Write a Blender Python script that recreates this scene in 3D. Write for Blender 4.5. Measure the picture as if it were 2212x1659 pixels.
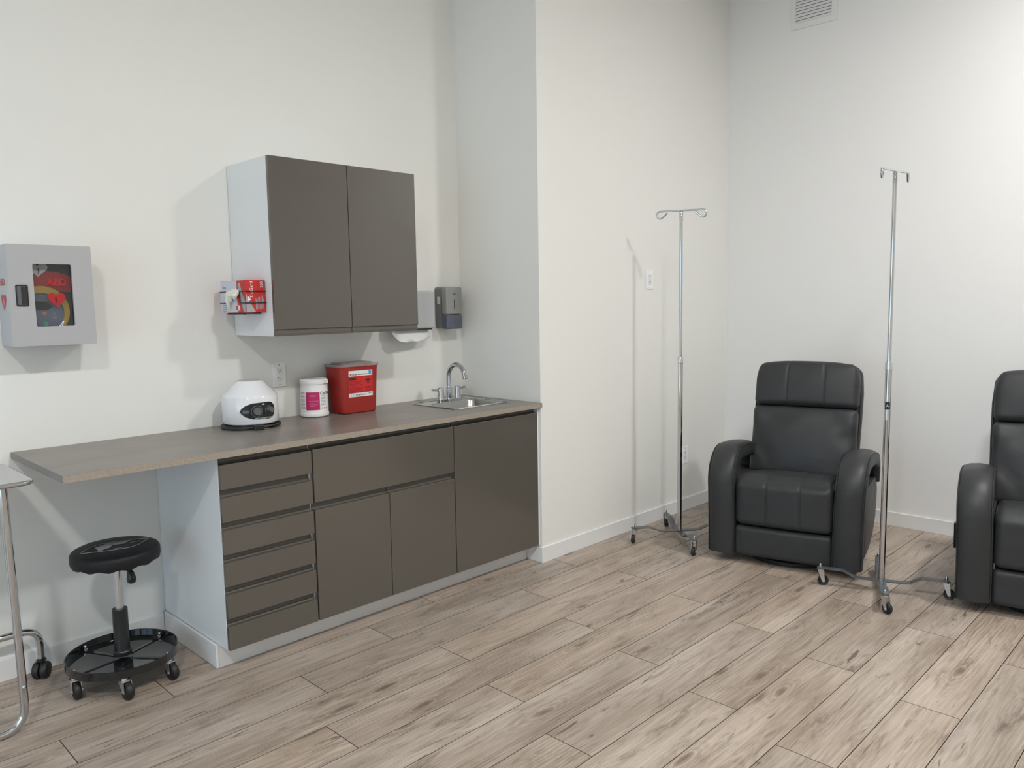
import bpy, bmesh, math, random
from mathutils import Vector, Matrix
random.seed(7)
for o in list(bpy.data.objects): bpy.data.objects.remove(o, do_unlink=True)
SC = bpy.context.scene
COL = SC.collection
PI = math.pi

# ------------------------------------------------------------------ camera
CAM = dict(x=-3.1629, y=-3.5486, z=1.4699, yaw=0.7924, pitch=-0.1042, roll=-0.0166, f=1678.25)
cd = bpy.data.cameras.new('camera'); cam = bpy.data.objects.new('camera', cd); COL.objects.link(cam)
cyw, syw = math.cos(CAM['yaw']), math.sin(CAM['yaw'])
fw = Vector((syw*math.cos(CAM['pitch']), cyw*math.cos(CAM['pitch']), math.sin(CAM['pitch'])))
rt = Vector((cyw, -syw, 0)); up = rt.cross(fw)
cr, sr = math.cos(CAM['roll']), math.sin(CAM['roll'])
r2 = rt*cr + up*sr; u2 = up*cr - rt*sr
M3 = Matrix((r2, u2, -fw)).transposed()
cam.matrix_world = Matrix.Translation((CAM['x'], CAM['y'], CAM['z'])) @ M3.to_4x4()
cd.sensor_width = 36; cd.lens = CAM['f']/2212*36; cd.clip_start = 0.05
SC.camera = cam

# ------------------------------------------------------------------ world, exposure
w = bpy.data.worlds.new('sky'); SC.world = w; w.use_nodes = True
bg = w.node_tree.nodes['Background']; bg.inputs[0].default_value = (0.60, 0.80, 1.0, 1); bg.inputs[1].default_value = 2.9
SC.view_settings.view_transform = 'Standard'; SC.view_settings.look = 'None'
SC.view_settings.gamma = 1; SC.view_settings.use_curve_mapping = False
SC.view_settings.exposure = 0.0
LAMP = 332.0            # emission of each ceiling light's diffuser
LAMP_COL = (1.0, 0.99, 0.965)

# ------------------------------------------------------------------ materials
MATS = {}
def S(r, g, b):
    f = lambda c: (c/255/12.92 if c/255 <= 0.04045 else ((c/255+0.055)/1.055)**2.4)
    return (f(r), f(g), f(b), 1)
def mat(name, col, rough=0.5, metal=0.0, coat=0.0, spec=0.5, bump=None, alpha=None, var=None):
    if name in MATS: return MATS[name]
    m = bpy.data.materials.new(name); m.use_nodes = True
    nt = m.node_tree; b = nt.nodes['Principled BSDF']
    b.inputs['Base Color'].default_value = col
    b.inputs['Roughness'].default_value = rough
    b.inputs['Metallic'].default_value = metal
    b.inputs['Specular IOR Level'].default_value = spec
    if coat: b.inputs['Coat Weight'].default_value = coat; b.inputs['Coat Roughness'].default_value = 0.06
    if bump or var:
        tc = nt.nodes.new('ShaderNodeTexCoord')
    if bump:
        sc, st, det = bump
        n = nt.nodes.new('ShaderNodeTexNoise'); n.inputs['Scale'].default_value = sc; n.inputs['Detail'].default_value = det
        nt.links.new(tc.outputs['Object'], n.inputs['Vector'])
        bp = nt.nodes.new('ShaderNodeBump'); bp.inputs['Strength'].default_value = st; bp.inputs['Distance'].default_value = 0.01
        nt.links.new(n.outputs['Fac'], bp.inputs['Height']); nt.links.new(bp.outputs['Normal'], b.inputs['Normal'])
    if var:   # var: (scale, second colour)
        n2 = nt.nodes.new('ShaderNodeTexNoise'); n2.inputs['Scale'].default_value = var[0]; n2.inputs['Detail'].default_value = 6
        nt.links.new(tc.outputs['Object'], n2.inputs['Vector'])
        rp = nt.nodes.new('ShaderNodeValToRGB'); rp.color_ramp.elements[0].position = 0.35; rp.color_ramp.elements[1].position = 0.68
        rp.color_ramp.elements[0].color = col; rp.color_ramp.elements[1].color = var[1]
        nt.links.new(n2.outputs['Fac'], rp.inputs['Fac']); nt.links.new(rp.outputs['Color'], b.inputs['Base Color'])
    if alpha is not None:
        b.inputs['Alpha'].default_value = alpha
    MATS[name] = m; return m

WALL = mat('wall_paint', (0.82, 0.818, 0.785, 1), 0.75, spec=0.25, bump=(260, 0.05, 2))
WALL2 = mat('wall_right_tone', (0.835, 0.832, 0.825, 1), 0.75, spec=0.25, bump=(260, 0.05, 2))  # right wall's tone, slightly lighter and more neutral than the other walls
CEIL = mat('ceiling_paint', (0.82, 0.81, 0.78, 1), 0.9)
TRIM = mat('trim_paint', (0.80, 0.80, 0.80, 1), 0.45)
GROOVE = mat('plank_groove', S(74, 62, 54), 0.8)
SUB = mat('subfloor', (0.05, 0.04, 0.035, 1), 0.9)
WHITE_PANEL = mat('white_melamine', (0.78, 0.795, 0.80, 1), 0.35)
TAUPE = mat('taupe_lacquer', (0.107, 0.096, 0.081, 1), 0.16, coat=0.35, spec=0.5)
CHANNEL = mat('channel_taupe', (0.107, 0.096, 0.081, 1), 0.35)
DARK = mat('dark_recess', (0.03, 0.028, 0.024, 1), 0.7)
CHROME = mat('chrome', (0.58, 0.59, 0.61, 1), 0.07, 1.0)
STEEL = mat('brushed_steel', (0.46, 0.455, 0.44, 1), 0.22, 1.0)
SATIN = mat('satin_steel', (0.66, 0.67, 0.68, 1), 0.3, 1.0)
GREYBAR = mat('grey_bar', (0.15, 0.165, 0.175, 1), 0.38, 0.6)
ZINC = mat('zinc', (0.62, 0.63, 0.65, 1), 0.28, 0.9)
RUBBER = mat('black_rubber', (0.012, 0.012, 0.013, 1), 0.5)
BLACK = mat('black_plastic', (0.012, 0.013, 0.015, 1), 0.3)
BLACKGLOSS = mat('black_enamel', (0.008, 0.008, 0.009, 1), 0.08, coat=0.6)
VINYL = mat('black_vinyl', (0.008, 0.008, 0.010, 1), 0.5, spec=0.3, bump=(500, 0.1, 2))
LOGO = mat('logo_grey', (0.22, 0.22, 0.23, 1), 0.6)
WHITEPL = mat('white_plastic', (0.80, 0.80, 0.80, 1), 0.28)
WHITEGL = mat('white_gloss_plastic', (0.78, 0.79, 0.82, 1), 0.12, coat=0.4)
PLATE = mat('plate_white', (0.9, 0.9, 0.9, 1), 0.35)
KNOBG = mat('knob_grey', (0.12, 0.13, 0.14, 1), 0.45)
PRINTG = mat('print_grey', (0.30, 0.31, 0.31, 1), 0.6)
PRINTW = mat('print_white', (0.8, 0.8, 0.8, 1), 0.5)
PRINTK = mat('print_black', (0.01, 0.01, 0.012, 1), 0.5)
PINK = mat('label_pink', S(190, 40, 105), 0.5)
PINKL = mat('label_pink_light', S(225, 120, 165), 0.5)
SHARPS = mat('sharps_red', S(158, 44, 37), 0.3, spec=0.5)
LABELRED = mat('label_red', S(205, 38, 40), 0.5)
LABELDK = mat('label_darkred', S(120, 20, 22), 0.5)
LABELOR = mat('label_orange', S(225, 95, 60), 0.5)
SKYBLUE = mat('label_blue', S(110, 165, 210), 0.5)
GLOVERED = mat('carton_red', S(196, 40, 38), 0.45)
GLOVEGREY = mat('carton_grey', S(205, 206, 216), 0.5)
GLOVEARM = mat('carton_arm_print', S(165, 165, 172), 0.5)
LATEX = mat('latex_cream', S(228, 226, 212), 0.6)
CABGREY = mat('grey_enamel', (0.44, 0.445, 0.455, 1), 0.4)
DISPGREY = mat('dispenser_grey', (0.46, 0.48, 0.49, 1), 0.4)
SOAPSIDE = mat('soap_side_grey', (0.18, 0.185, 0.188, 1), 0.35, 0.3)
SOAPFRONT = mat('soap_front_silver', (0.31, 0.315, 0.31, 1), 0.36, 0.3)
SOAPBLUE = mat('soap_smoke_blue', (0.095, 0.108, 0.145, 1), 0.15, coat=0.3)
PAPER = mat('tissue', (0.82, 0.82, 0.82, 1), 0.8)
LEATHER = mat('charcoal_leather', (0.031, 0.0325, 0.0345, 1), 0.44, spec=0.35, bump=(18, 0.25, 5))
PIPING = mat('charcoal_piping', (0.020, 0.021, 0.023, 1), 0.6)
STITCH = mat('grey_stitch', (0.045, 0.046, 0.048, 1), 0.8, spec=0.2)
AEDRED = mat('case_red', S(190, 30, 42), 0.5)
AEDRED2 = mat('decal_red', S(178, 30, 38), 0.4)
AEDYEL = mat('ring_yellow', S(225, 180, 80), 0.5)
AEDGREY = mat('device_slate', S(125, 135, 158), 0.45)
AEDBLK = mat('case_black', (0.02, 0.02, 0.023, 1), 0.6)
GREEN = mat('button_green', S(70, 210, 160), 0.4)
ORANGE = mat('button_orange', S(245, 150, 110), 0.4)
TOPGREY = mat('tray_grey', (0.45, 0.45, 0.46, 1), 0.22)
EDGEBAND = mat('edge_band_stone', S(162, 153, 141), 0.5, var=(110, S(146, 136, 124)))
ENDBAND = mat('edge_band_grey', S(128, 127, 124), 0.5)

def counter_mat():
    m = mat('counter_laminate', S(132, 123, 112), 0.32, spec=0.4)
    nt = m.node_tree; b = nt.nodes['Principled BSDF']
    tc = nt.nodes.new('ShaderNodeTexCoord')
    n1 = nt.nodes.new('ShaderNodeTexNoise'); n1.inputs['Scale'].default_value = 3.2; n1.inputs['Detail'].default_value = 9; n1.inputs['Roughness'].default_value = 0.62
    mp = nt.nodes.new('ShaderNodeMapping'); mp.inputs['Scale'].default_value = (1, 1.9, 1)
    nt.links.new(tc.outputs['Object'], mp.inputs[0]); nt.links.new(mp.outputs[0], n1.inputs['Vector'])
    r = nt.nodes.new('ShaderNodeValToRGB'); e = r.color_ramp.elements
    e[0].position = 0.3; e[0].color = S(116, 109, 102); e[1].position = 0.75; e[1].color = S(142, 135, 127)
    nt.links.new(n1.outputs['Fac'], r.inputs[0]); nt.links.new(r.outputs[0], b.inputs['Base Color'])
    return m
COUNTER = counter_mat()

def wood_mat():
    m = bpy.data.materials.new('oak_plank'); m.use_nodes = True
    nt = m.node_tree; N = nt.nodes; L = nt.links; b = N['Principled BSDF']
    tc = N.new('ShaderNodeTexCoord'); oi = N.new('ShaderNodeObjectInfo')
    mul = N.new('ShaderNodeVectorMath'); mul.operation = 'SCALE'; mul.inputs['Scale'].default_value = 37.0
    cmb = N.new('ShaderNodeCombineXYZ')
    for i in range(3): L.new(oi.outputs['Random'], cmb.inputs[i])
    L.new(cmb.outputs[0], mul.inputs[0])
    add = N.new('ShaderNodeVectorMath'); add.operation = 'ADD'
    L.new(tc.outputs['Object'], add.inputs[0]); L.new(mul.outputs[0], add.inputs[1])
    def noise(scale, vec_scale, det, rough=0.6, dist=0.0):
        mp = N.new('ShaderNodeMapping'); mp.inputs['Scale'].default_value = vec_scale
        n = N.new('ShaderNodeTexNoise'); n.inputs['Scale'].default_value = scale; n.inputs['Detail'].default_value = det
        n.inputs['Roughness'].default_value = rough; n.inputs['Distortion'].default_value = dist
        L.new(add.outputs[0], mp.inputs[0]); L.new(mp.outputs[0], n.inputs['Vector']); return n
    def ramp(src, p0, c0, p1, c1):
        r = N.new('ShaderNodeValToRGB'); e = r.color_ramp.elements
        e[0].position = p0; e[0].color = c0; e[1].position = p1; e[1].color = c1
        L.new(src, r.inputs[0]); return r
    def mix(kind, fac, a, bb):
        x = N.new('ShaderNodeMix'); x.data_type = 'RGBA'; x.blend_type = kind
        if isinstance(fac, float): x.inputs[0].default_value = fac
        else: L.new(fac, x.inputs[0])
        L.new(a, x.inputs[6])
        if isinstance(bb, tuple): x.inputs[7].default_value = bb
        else: L.new(bb, x.inputs[7])
        return x.outputs[2]
    # broad tone drifting along the board
    broad = noise(1.0, (1.4, 6.0, 1), 4, 0.55)
    base = ramp(broad.outputs['Fac'], 0.3, S(160, 145, 132), 0.72, S(195, 183, 171))
    # fine straight grain
    grain = noise(1.0, (3.5, 95.0, 1), 7, 0.7, 0.8)
    g = ramp(grain.outputs['Fac'], 0.3, (0.56, 0.53, 0.50, 1), 0.60, (1.04, 1.04, 1.04, 1))
    c = mix('MULTIPLY', 0.8, base.outputs[0], g.outputs[0])
    # pale limed streaks
    lime = noise(1.0, (3.0, 60.0, 1), 5, 0.6, 1.2)
    lr = ramp(lime.outputs['Fac'], 0.55, (0, 0, 0, 1), 0.75, (1, 1, 1, 1))
    c = mix('MIX', mulfac(N, L, lr.outputs[0], 0.35), c, S(205, 195, 182))
    # cathedral rings
    wv = N.new('ShaderNodeTexWave'); wv.wave_type = 'RINGS'; wv.rings_direction = 'Z'
    wv.inputs['Scale'].default_value = 3.4; wv.inputs['Distortion'].default_value = 5.5; wv.inputs['Detail'].default_value = 3; wv.inputs['Detail Scale'].default_value = 1.4
    mp = N.new('ShaderNodeMapping'); mp.inputs['Scale'].default_value = (0.8, 6.5, 1)
    L.new(add.outputs[0], mp.inputs[0]); L.new(mp.outputs[0], wv.inputs['Vector'])
    wr = ramp(wv.outputs['Color'], 0.0, (0.62, 0.58, 0.54, 1), 0.4, (1, 1, 1, 1))
    sel = noise(1.0, (1.1, 4.0, 1), 2, 0.5)
    sr_ = ramp(sel.outputs['Fac'], 0.5, (0, 0, 0, 1), 0.62, (1, 1, 1, 1))
    c = mix('MULTIPLY', mulfac(N, L, sr_.outputs[0], 0.6), c, wr.outputs[0])
    # knots: scattered cells with a dark heart and rings drawn round it
    def vor(scale, rnd=1.0):
        mp_ = N.new('ShaderNodeMapping'); mp_.inputs['Scale'].default_value = scale
        v_ = N.new('ShaderNodeTexVoronoi'); v_.inputs['Scale'].default_value = 1.0; v_.inputs['Randomness'].default_value = rnd; v_.voronoi_dimensions = '2D'
        dn = noise(1.0, (5.0, 16.0, 1), 4, 0.65)
        ad = N.new('ShaderNodeVectorMath'); ad.operation = 'MULTIPLY_ADD'; ad.inputs[1].default_value = (0.13, 0.035, 0)
        L.new(dn.outputs['Color'], ad.inputs[0]); L.new(add.outputs[0], ad.inputs[2])
        L.new(ad.outputs[0], mp_.inputs[0]); L.new(mp_.outputs[0], v_.inputs['Vector']); return v_
    kv = vor((1.5, 5.6, 1))
    heart_ = ramp(kv.outputs['Distance'], 0.02, (1, 1, 1, 1), 0.095, (0, 0, 0, 1))
    sn = N.new('ShaderNodeMath'); sn.operation = 'SINE'
    ml = N.new('ShaderNodeMath'); ml.operation = 'MULTIPLY'; ml.inputs[1].default_value = 85.0
    L.new(kv.outputs['Distance'], ml.inputs[0]); L.new(ml.outputs[0], sn.inputs[0])
    rg = ramp(sn.outputs[0], 0.1, (0.78, 0.74, 0.70, 1), 0.8, (1, 1, 1, 1))
    near = ramp(kv.outputs['Distance'], 0.10, (1, 1, 1, 1), 0.36, (0, 0, 0, 1))
    gate = ramp(kv.outputs['Color'], 0.56, (0, 0, 0, 1), 0.60, (1, 1, 1, 1))
    def mul2(a, b_):
        x = N.new('ShaderNodeMath'); x.operation = 'MULTIPLY'; L.new(a, x.inputs[0]); L.new(b_, x.inputs[1]); return x.outputs[0]
    c = mix('MULTIPLY', mulfac(N, L, mul2(near.outputs[0], gate.outputs[0]), 0.75), c, rg.outputs[0])
    c = mix('MIX', mulfac(N, L, mul2(heart_.outputs[0], gate.outputs[0]), 0.8), c, S(92, 78, 70))
    # smoky streaks and dark cracks that follow the grain
    k1 = noise(1.0, (2.4, 13.0, 1), 5, 0.65, 1.4)
    kr = ramp(k1.outputs['Fac'], 0.50, (0, 0, 0, 1), 0.70, (1, 1, 1, 1))
    k2 = noise(1.0, (9.0, 60.0, 1), 5, 0.7, 1.5)
    kr2 = ramp(k2.outputs['Fac'], 0.36, (0, 0, 0, 1), 0.58, (1, 1, 1, 1))
    c = mix('MIX', mulfac(N, L, mul2(kr.outputs[0], kr2.outputs[0]), 0.85), c, S(98, 83, 73))
    k3 = noise(1.0, (2.6, 26.0, 1), 3, 0.5, 2.2)
    kr3 = ramp(k3.outputs['Fac'], 0.675, (0, 0, 0, 1), 0.715, (1, 1, 1, 1))
    c = mix('MIX', mulfac(N, L, kr3.outputs[0], 0.75), c, S(80, 68, 62))
    # board to board tint
    tint = N.new('ShaderNodeValToRGB'); e = tint.color_ramp.elements
    e[0].position = 0; e[0].color = (0.92, 0.92, 0.925, 1); e[1].position = 1; e[1].color = (1.05, 1.02, 0.99, 1)
    L.new(oi.outputs['Random'], tint.inputs[0])
    c = mix('MULTIPLY', 1.0, c, tint.outputs[0])
    L.new(c, b.inputs['Base Color'])
    b.inputs['Roughness'].default_value = 0.42; b.inputs['Specular IOR Level'].default_value = 0.4
    bp = N.new('ShaderNodeBump'); bp.inputs['Strength'].default_value = 0.12; bp.inputs['Distance'].default_value = 0.002
    L.new(grain.outputs['Fac'], bp.inputs['Height']); L.new(bp.outputs['Normal'], b.inputs['Normal'])
    return m
def mulfac(N, L, sock, k):
    x = N.new('ShaderNodeMath'); x.operation = 'MULTIPLY'; x.inputs[1].default_value = k
    L.new(sock, x.inputs[0]); return x.outputs[0]
OAK = wood_mat()

def leather_detail():
    m = LEATHER; nt = m.node_tree; b = nt.nodes['Principled BSDF']
    tc = nt.nodes.new('ShaderNodeTexCoord')
    # soft creases plus fine hide grain, replacing the plain bump
    w1 = nt.nodes.new('ShaderNodeTexNoise'); w1.inputs['Scale'].default_value = 3.6; w1.inputs['Detail'].default_value = 2; w1.inputs['Distortion'].default_value = 1.2
    v = nt.nodes.new('ShaderNodeTexVoronoi'); v.inputs['Scale'].default_value = 420
    nt.links.new(tc.outputs['Object'], w1.inputs['Vector']); nt.links.new(tc.outputs['Object'], v.inputs['Vector'])
    b1 = nt.nodes.new('ShaderNodeBump'); b1.inputs['Strength'].default_value = 0.32; b1.inputs['Distance'].default_value = 0.02
    b2 = nt.nodes.new('ShaderNodeBump'); b2.inputs['Strength'].default_value = 0.10; b2.inputs['Distance'].default_value = 0.002
    nt.links.new(w1.outputs['Fac'], b1.inputs['Height']); nt.links.new(v.outputs['Distance'], b2.inputs['Height'])
    nt.links.new(b1.outputs['Normal'], b2.inputs['Normal']); nt.links.new(b2.outputs['Normal'], b.inputs['Normal'])
leather_detail()

def glass_mat(name, tint=(1, 1, 1, 1), gloss=0.10, rough=0.03):
    m = bpy.data.materials.new(name); m.use_nodes = True; nt = m.node_tree; nt.nodes.clear()
    out = nt.nodes.new('ShaderNodeOutputMaterial'); t = nt.nodes.new('ShaderNodeBsdfTransparent'); t.inputs[0].default_value = tint
    g = nt.nodes.new('ShaderNodeBsdfGlossy'); g.inputs['Roughness'].default_value = rough
    x = nt.nodes.new('ShaderNodeMixShader'); x.inputs[0].default_value = gloss
    nt.links.new(t.outputs[0], x.inputs[1]); nt.links.new(g.outputs[0], x.inputs[2]); nt.links.new(x.outputs[0], out.inputs[0])
    MATS[name] = m; return m
PANE = glass_mat('window_glass', (0.96, 0.98, 0.98, 1), 0.06)
AEDPANE = glass_mat('smoked_acrylic', (0.80, 0.81, 0.82, 1), 0.05, 0.08)
LIDCLEAR = mat('lid_clear_grey', S(168, 150, 150), 0.2, alpha=0.62)

def emit_mat(name, col, st):
    m = bpy.data.materials.new(name); m.use_nodes = True; nt = m.node_tree; nt.nodes.clear()
    out = nt.nodes.new('ShaderNodeOutputMaterial'); e = nt.nodes.new('ShaderNodeEmission')
    e.inputs[0].default_value = (*col, 1); e.inputs[1].default_value = st
    nt.links.new(e.outputs[0], out.inputs[0]); return m
LAMPMAT = emit_mat('lamp_diffuser', LAMP_COL, LAMP)

# ------------------------------------------------------------------ mesh helpers
class MB:
    """collects shapes into one mesh"""
    def __init__(self): self.v = []; self.f = []
    def add(self, vs, fs):
        o = len(self.v); self.v += [Vector(q) for q in vs]; self.f += [tuple(i+o for i in f) for f in fs]; return self
    def box(self, x0, x1, y0, y1, z0, z1, bev=0.0):
        if bev <= 0:
            vs = [(x, y, z) for x in (x0, x1) for y in (y0, y1) for z in (z0, z1)]
            return self.add(vs, [(0, 1, 3, 2), (4, 6, 7, 5), (0, 4, 5, 1), (2, 3, 7, 6), (0, 2, 6, 4), (1, 5, 7, 3)])
        bm = bmesh.new(); bmesh.ops.create_cube(bm, size=1)
        for q in bm.verts: q.co = Vector(((x0+x1)/2+q.co.x*(x1-x0), (y0+y1)/2+q.co.y*(y1-y0), (z0+z1)/2+q.co.z*(z1-z0)))
        bmesh.ops.bevel(bm, geom=bm.edges[:], offset=bev, segments=2, affect='EDGES', profile=0.5)
        return self.bm(bm)
    def bm(self, bm):
        bm.verts.index_update()
        self.add([q.co.copy() for q in bm.verts], [tuple(q.index for q in f.verts) for f in bm.faces]); bm.free(); return self
    def lathe(self, prof, seg=32, c=(0, 0, 0), cap=True):
        """prof: (r, z) from bottom to top, about z"""
        vs = []; fs = []; n = len(prof)
        for r, z in prof:
            for k in range(seg):
                a = 2*PI*k/seg; vs.append((c[0]+r*math.cos(a), c[1]+r*math.sin(a), c[2]+z))
        for i in range(n-1):
            for k in range(seg):
                k2 = (k+1) % seg; fs.append((i*seg+k, i*seg+k2, (i+1)*seg+k2, (i+1)*seg+k))
        if cap:
            fs.append(tuple(reversed(range(seg)))); fs.append(tuple((n-1)*seg+k for k in range(seg)))
        return self.add(vs, fs)
    def cyl(self, a, b, r, seg=16, r1=None):
        a = Vector(a); b = Vector(b); d = (b-a); L = d.length; q = d.to_track_quat('Z', 'Y').to_matrix()
        m = MB().lathe([(r, 0), (r if r1 is None else r1, L)], seg)
        return self.add([a+q @ p for p in m.v], m.f)
    def tube(self, pts, r, seg=12, closed=False, cap=True):
        pts = [Vector(q) for q in pts]; n = len(pts); vs = []; fs = []
        T = []
        for i in range(n):
            if closed: t = pts[(i+1) % n]-pts[i-1]
            else: t = pts[min(i+1, n-1)]-pts[max(i-1, 0)]
            T.append(t.normalized())
        ref = Vector((0, 0, 1))
        if abs(T[0].dot(ref)) > 0.9: ref = Vector((1, 0, 0))
        nrm = (ref-T[0]*ref.dot(T[0])).normalized()
        for i in range(n):
            nrm = (nrm-T[i]*nrm.dot(T[i]))
            if nrm.length < 1e-6: nrm = T[i].orthogonal()
            nrm.normalize(); bi = T[i].cross(nrm)
            rr = r[i] if isinstance(r, (list, tuple)) else r
            for k in range(seg):
                a = 2*PI*k/seg; vs.append(pts[i]+(nrm*math.cos(a)+bi*math.sin(a))*rr)
        for i in range(n if closed else n-1):
            j = (i+1) % n
            for k in range(seg):
                k2 = (k+1) % seg; fs.append((i*seg+k, i*seg+k2, j*seg+k2, j*seg+k))
        if cap and not closed:
            fs.append(tuple(reversed(range(seg)))); fs.append(tuple((n-1)*seg+k for k in range(seg)))
        return self.add(vs, fs)
    def prism(self, poly, axis, a, b):
        """poly: 2D points; axis 'x': (y,z), 'y': (x,z), 'z': (x,y); extruded from a to b"""
        n = len(poly)
        P = {'x': lambda p, t: (t, p[0], p[1]), 'y': lambda p, t: (p[0], t, p[1]), 'z': lambda p, t: (p[0], p[1], t)}[axis]
        vs = [P(p, a) for p in poly]+[P(p, b) for p in poly]
        fs = [tuple(range(n)), tuple(reversed(range(n, 2*n)))]+[(i, i+n, (i+1) % n+n, (i+1) % n) for i in range(n)]
        return self.add(vs, fs)
    def ring(self, outer, inner, axis, a, b):
        """a frame between two outlines with the same number of points"""
        n = len(outer)
        P = {'x': lambda p, t: (t, p[0], p[1]), 'y': lambda p, t: (p[0], t, p[1]), 'z': lambda p, t: (p[0], p[1], t)}[axis]
        vs = [P(p, a) for p in outer]+[P(p, a) for p in inner]+[P(p, b) for p in outer]+[P(p, b) for p in inner]
        fs = []
        for i in range(n):
            j = (i+1) % n
            fs += [(i, j, n+j, n+i), (2*n+i, 3*n+i, 3*n+j, 2*n+j), (i, 2*n+i, 2*n+j, j), (n+i, n+j, 3*n+j, 3*n+i)]
        return self.add(vs, fs)
    def xf(self, fn):
        self.v = [Vector(fn(q)) for q in self.v]; return self
    def build(self, name, m, parent=None, smooth=False, fix=True):
        me = bpy.data.meshes.new(name); me.from_pydata([tuple(q) for q in self.v], [], self.f); me.update()
        if fix:
            bm = bmesh.new(); bm.from_mesh(me); bmesh.ops.recalc_face_normals(bm, faces=bm.faces[:]); bm.to_mesh(me); bm.free()
        me.materials.append(m)
        if smooth:
            for q in me.polygons: q.use_smooth = True
            me.set_sharp_from_angle(angle=math.radians(40))
        o = bpy.data.objects.new(name, me); COL.objects.link(o)
        if parent: o.parent = parent
        return o
def rrect(x0, x1, y0, y1, r, seg=5):
    out = []
    for cx, cy, a0 in ((x1-r, y1-r, 0), (x0+r, y1-r, PI/2), (x0+r, y0+r, PI), (x1-r, y0+r, 1.5*PI)):
        for k in range(seg+1):
            a = a0+PI/2*k/seg; out.append((cx+r*math.cos(a), cy+r*math.sin(a)))
    return out
def rbox(a, b, c, r, n=8, fn=None, seams=()):
    """rounded box with half sizes a,b,c, centred; fn(p, normal) deforms"""
    m = MB(); grid = {}
    def vert(u, v, w_):
        key = (round(u, 5), round(v, 5), round(w_, 5))
        if key in grid: return grid[key]
        p = Vector((u*a, v*b, w_*c))
        ip = Vector((max(-a+r, min(a-r, p.x)), max(-b+r, min(b-r, p.y)), max(-c+r, min(c-r, p.z))))
        d = p-ip
        nn = d.normalized() if d.length > 1e-9 else Vector((0, 0, 1))
        # distance on the cube shell -> rounded shell
        q = ip+nn*r if d.length > 1e-9 else p
        if fn: q = fn(q, nn)
        grid[key] = len(m.v); m.v.append(Vector(q)); return grid[key]
    def params(h):
        # samples concentrated at the rounded edges
        k = 1-r/h; s = [-1+(1-k)*(1-math.cos(PI/2*i/4))/1.0*1.0 for i in range(0, 5)]
        inner = [-k+2*k*i/n for i in range(1, n)]
        left = [-1+(1-k)*i/4 for i in range(0, 5)]
        return sorted(set([round(x, 5) for x in left+inner+[-x for x in left]]))
    U, V, Wd = params(a), params(b), params(c)
    for s_ in seams:
        U = [u for u in U if abs(u*a-s_) > 0.016]+[round((s_+d)/a, 5) for d in (-0.014, -0.008, -0.004, 0.0, 0.004, 0.008, 0.014)]
    U = sorted(set(U))
    def face(fnv, A, B):
        for i in range(len(A)-1):
            for j in range(len(B)-1):
                f = (fnv(A[i], B[j]), fnv(A[i+1], B[j]), fnv(A[i+1], B[j+1]), fnv(A[i], B[j+1]))
                if len(set(f)) >= 3: m.f.append(f)
    for s in (-1, 1):
        face(lambda x, y: vert(x, y, s), U, V); face(lambda x, y: vert(x, s, y), U, Wd); face(lambda x, y: vert(s, x, y), V, Wd)
    return m
def text_mb(s, size, align='CENTER', bold=False):
    cu = bpy.data.curves.new('t', 'FONT'); cu.body = s; cu.size = size; cu.align_x = align; cu.align_y = 'CENTER'; cu.resolution_u = 2
    if bold: cu.offset = size*0.018
    o = bpy.data.objects.new('t', cu); COL.objects.link(o)
    dg = bpy.context.evaluated_depsgraph_get(); me = o.evaluated_get(dg).to_mesh()
    m = MB().add([q.co.copy() for q in me.vertices], [tuple(p.vertices) for p in me.polygons])
    o.evaluated_get(dg).to_mesh_clear(); bpy.data.objects.remove(o, do_unlink=True); bpy.data.curves.remove(cu)
    return m
def thicken(m, t):
    """flat XY print -> thin solid of thickness t"""
    n = len(m.v); vs = [q.copy() for q in m.v]+[q+Vector((0, 0, t)) for q in m.v]
    fs = [tuple(reversed(f)) for f in m.f]+[tuple(i+n for i in f) for f in m.f]
    m.v = vs; m.f = fs; return m
def heart(w_, h, n=28):
    pts = []
    for k in range(n):
        t = 2*PI*k/n
        pts.append((w_/32*16*math.sin(t)**3, h/30*(13*math.cos(t)-5*math.cos(2*t)-2*math.cos(3*t)-math.cos(4*t)+2.5)))
    return pts
BOLT = [(0.10, 0.5), (-0.22, 0.02), (-0.02, 0.02), (-0.12, -0.5), (0.24, 0.08), (0.03, 0.08)]
def thing(name, label, cat, loc=(0, 0, 0), rz=0.0, group=None):
    o = bpy.data.objects.new(name, None); COL.objects.link(o); o.empty_display_size = 0.1
    o.location = loc; o.rotation_euler = (0, 0, rz); o['label'] = label; o['category'] = cat
    if group: o['group'] = group
    return o
def tag(o, label, cat, group=None):
    o['label'] = label; o['category'] = cat
    if group: o['group'] = group
    return o
def struct(o, label=None):
    o['kind'] = 'structure'
    if label: o['label'] = label
    return o
def arc(cx, cy, r, a0, a1, n):
    return [(cx+r*math.cos(a0+(a1-a0)*k/n), cy+r*math.sin(a0+(a1-a0)*k/n)) for k in range(n+1)]

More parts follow.
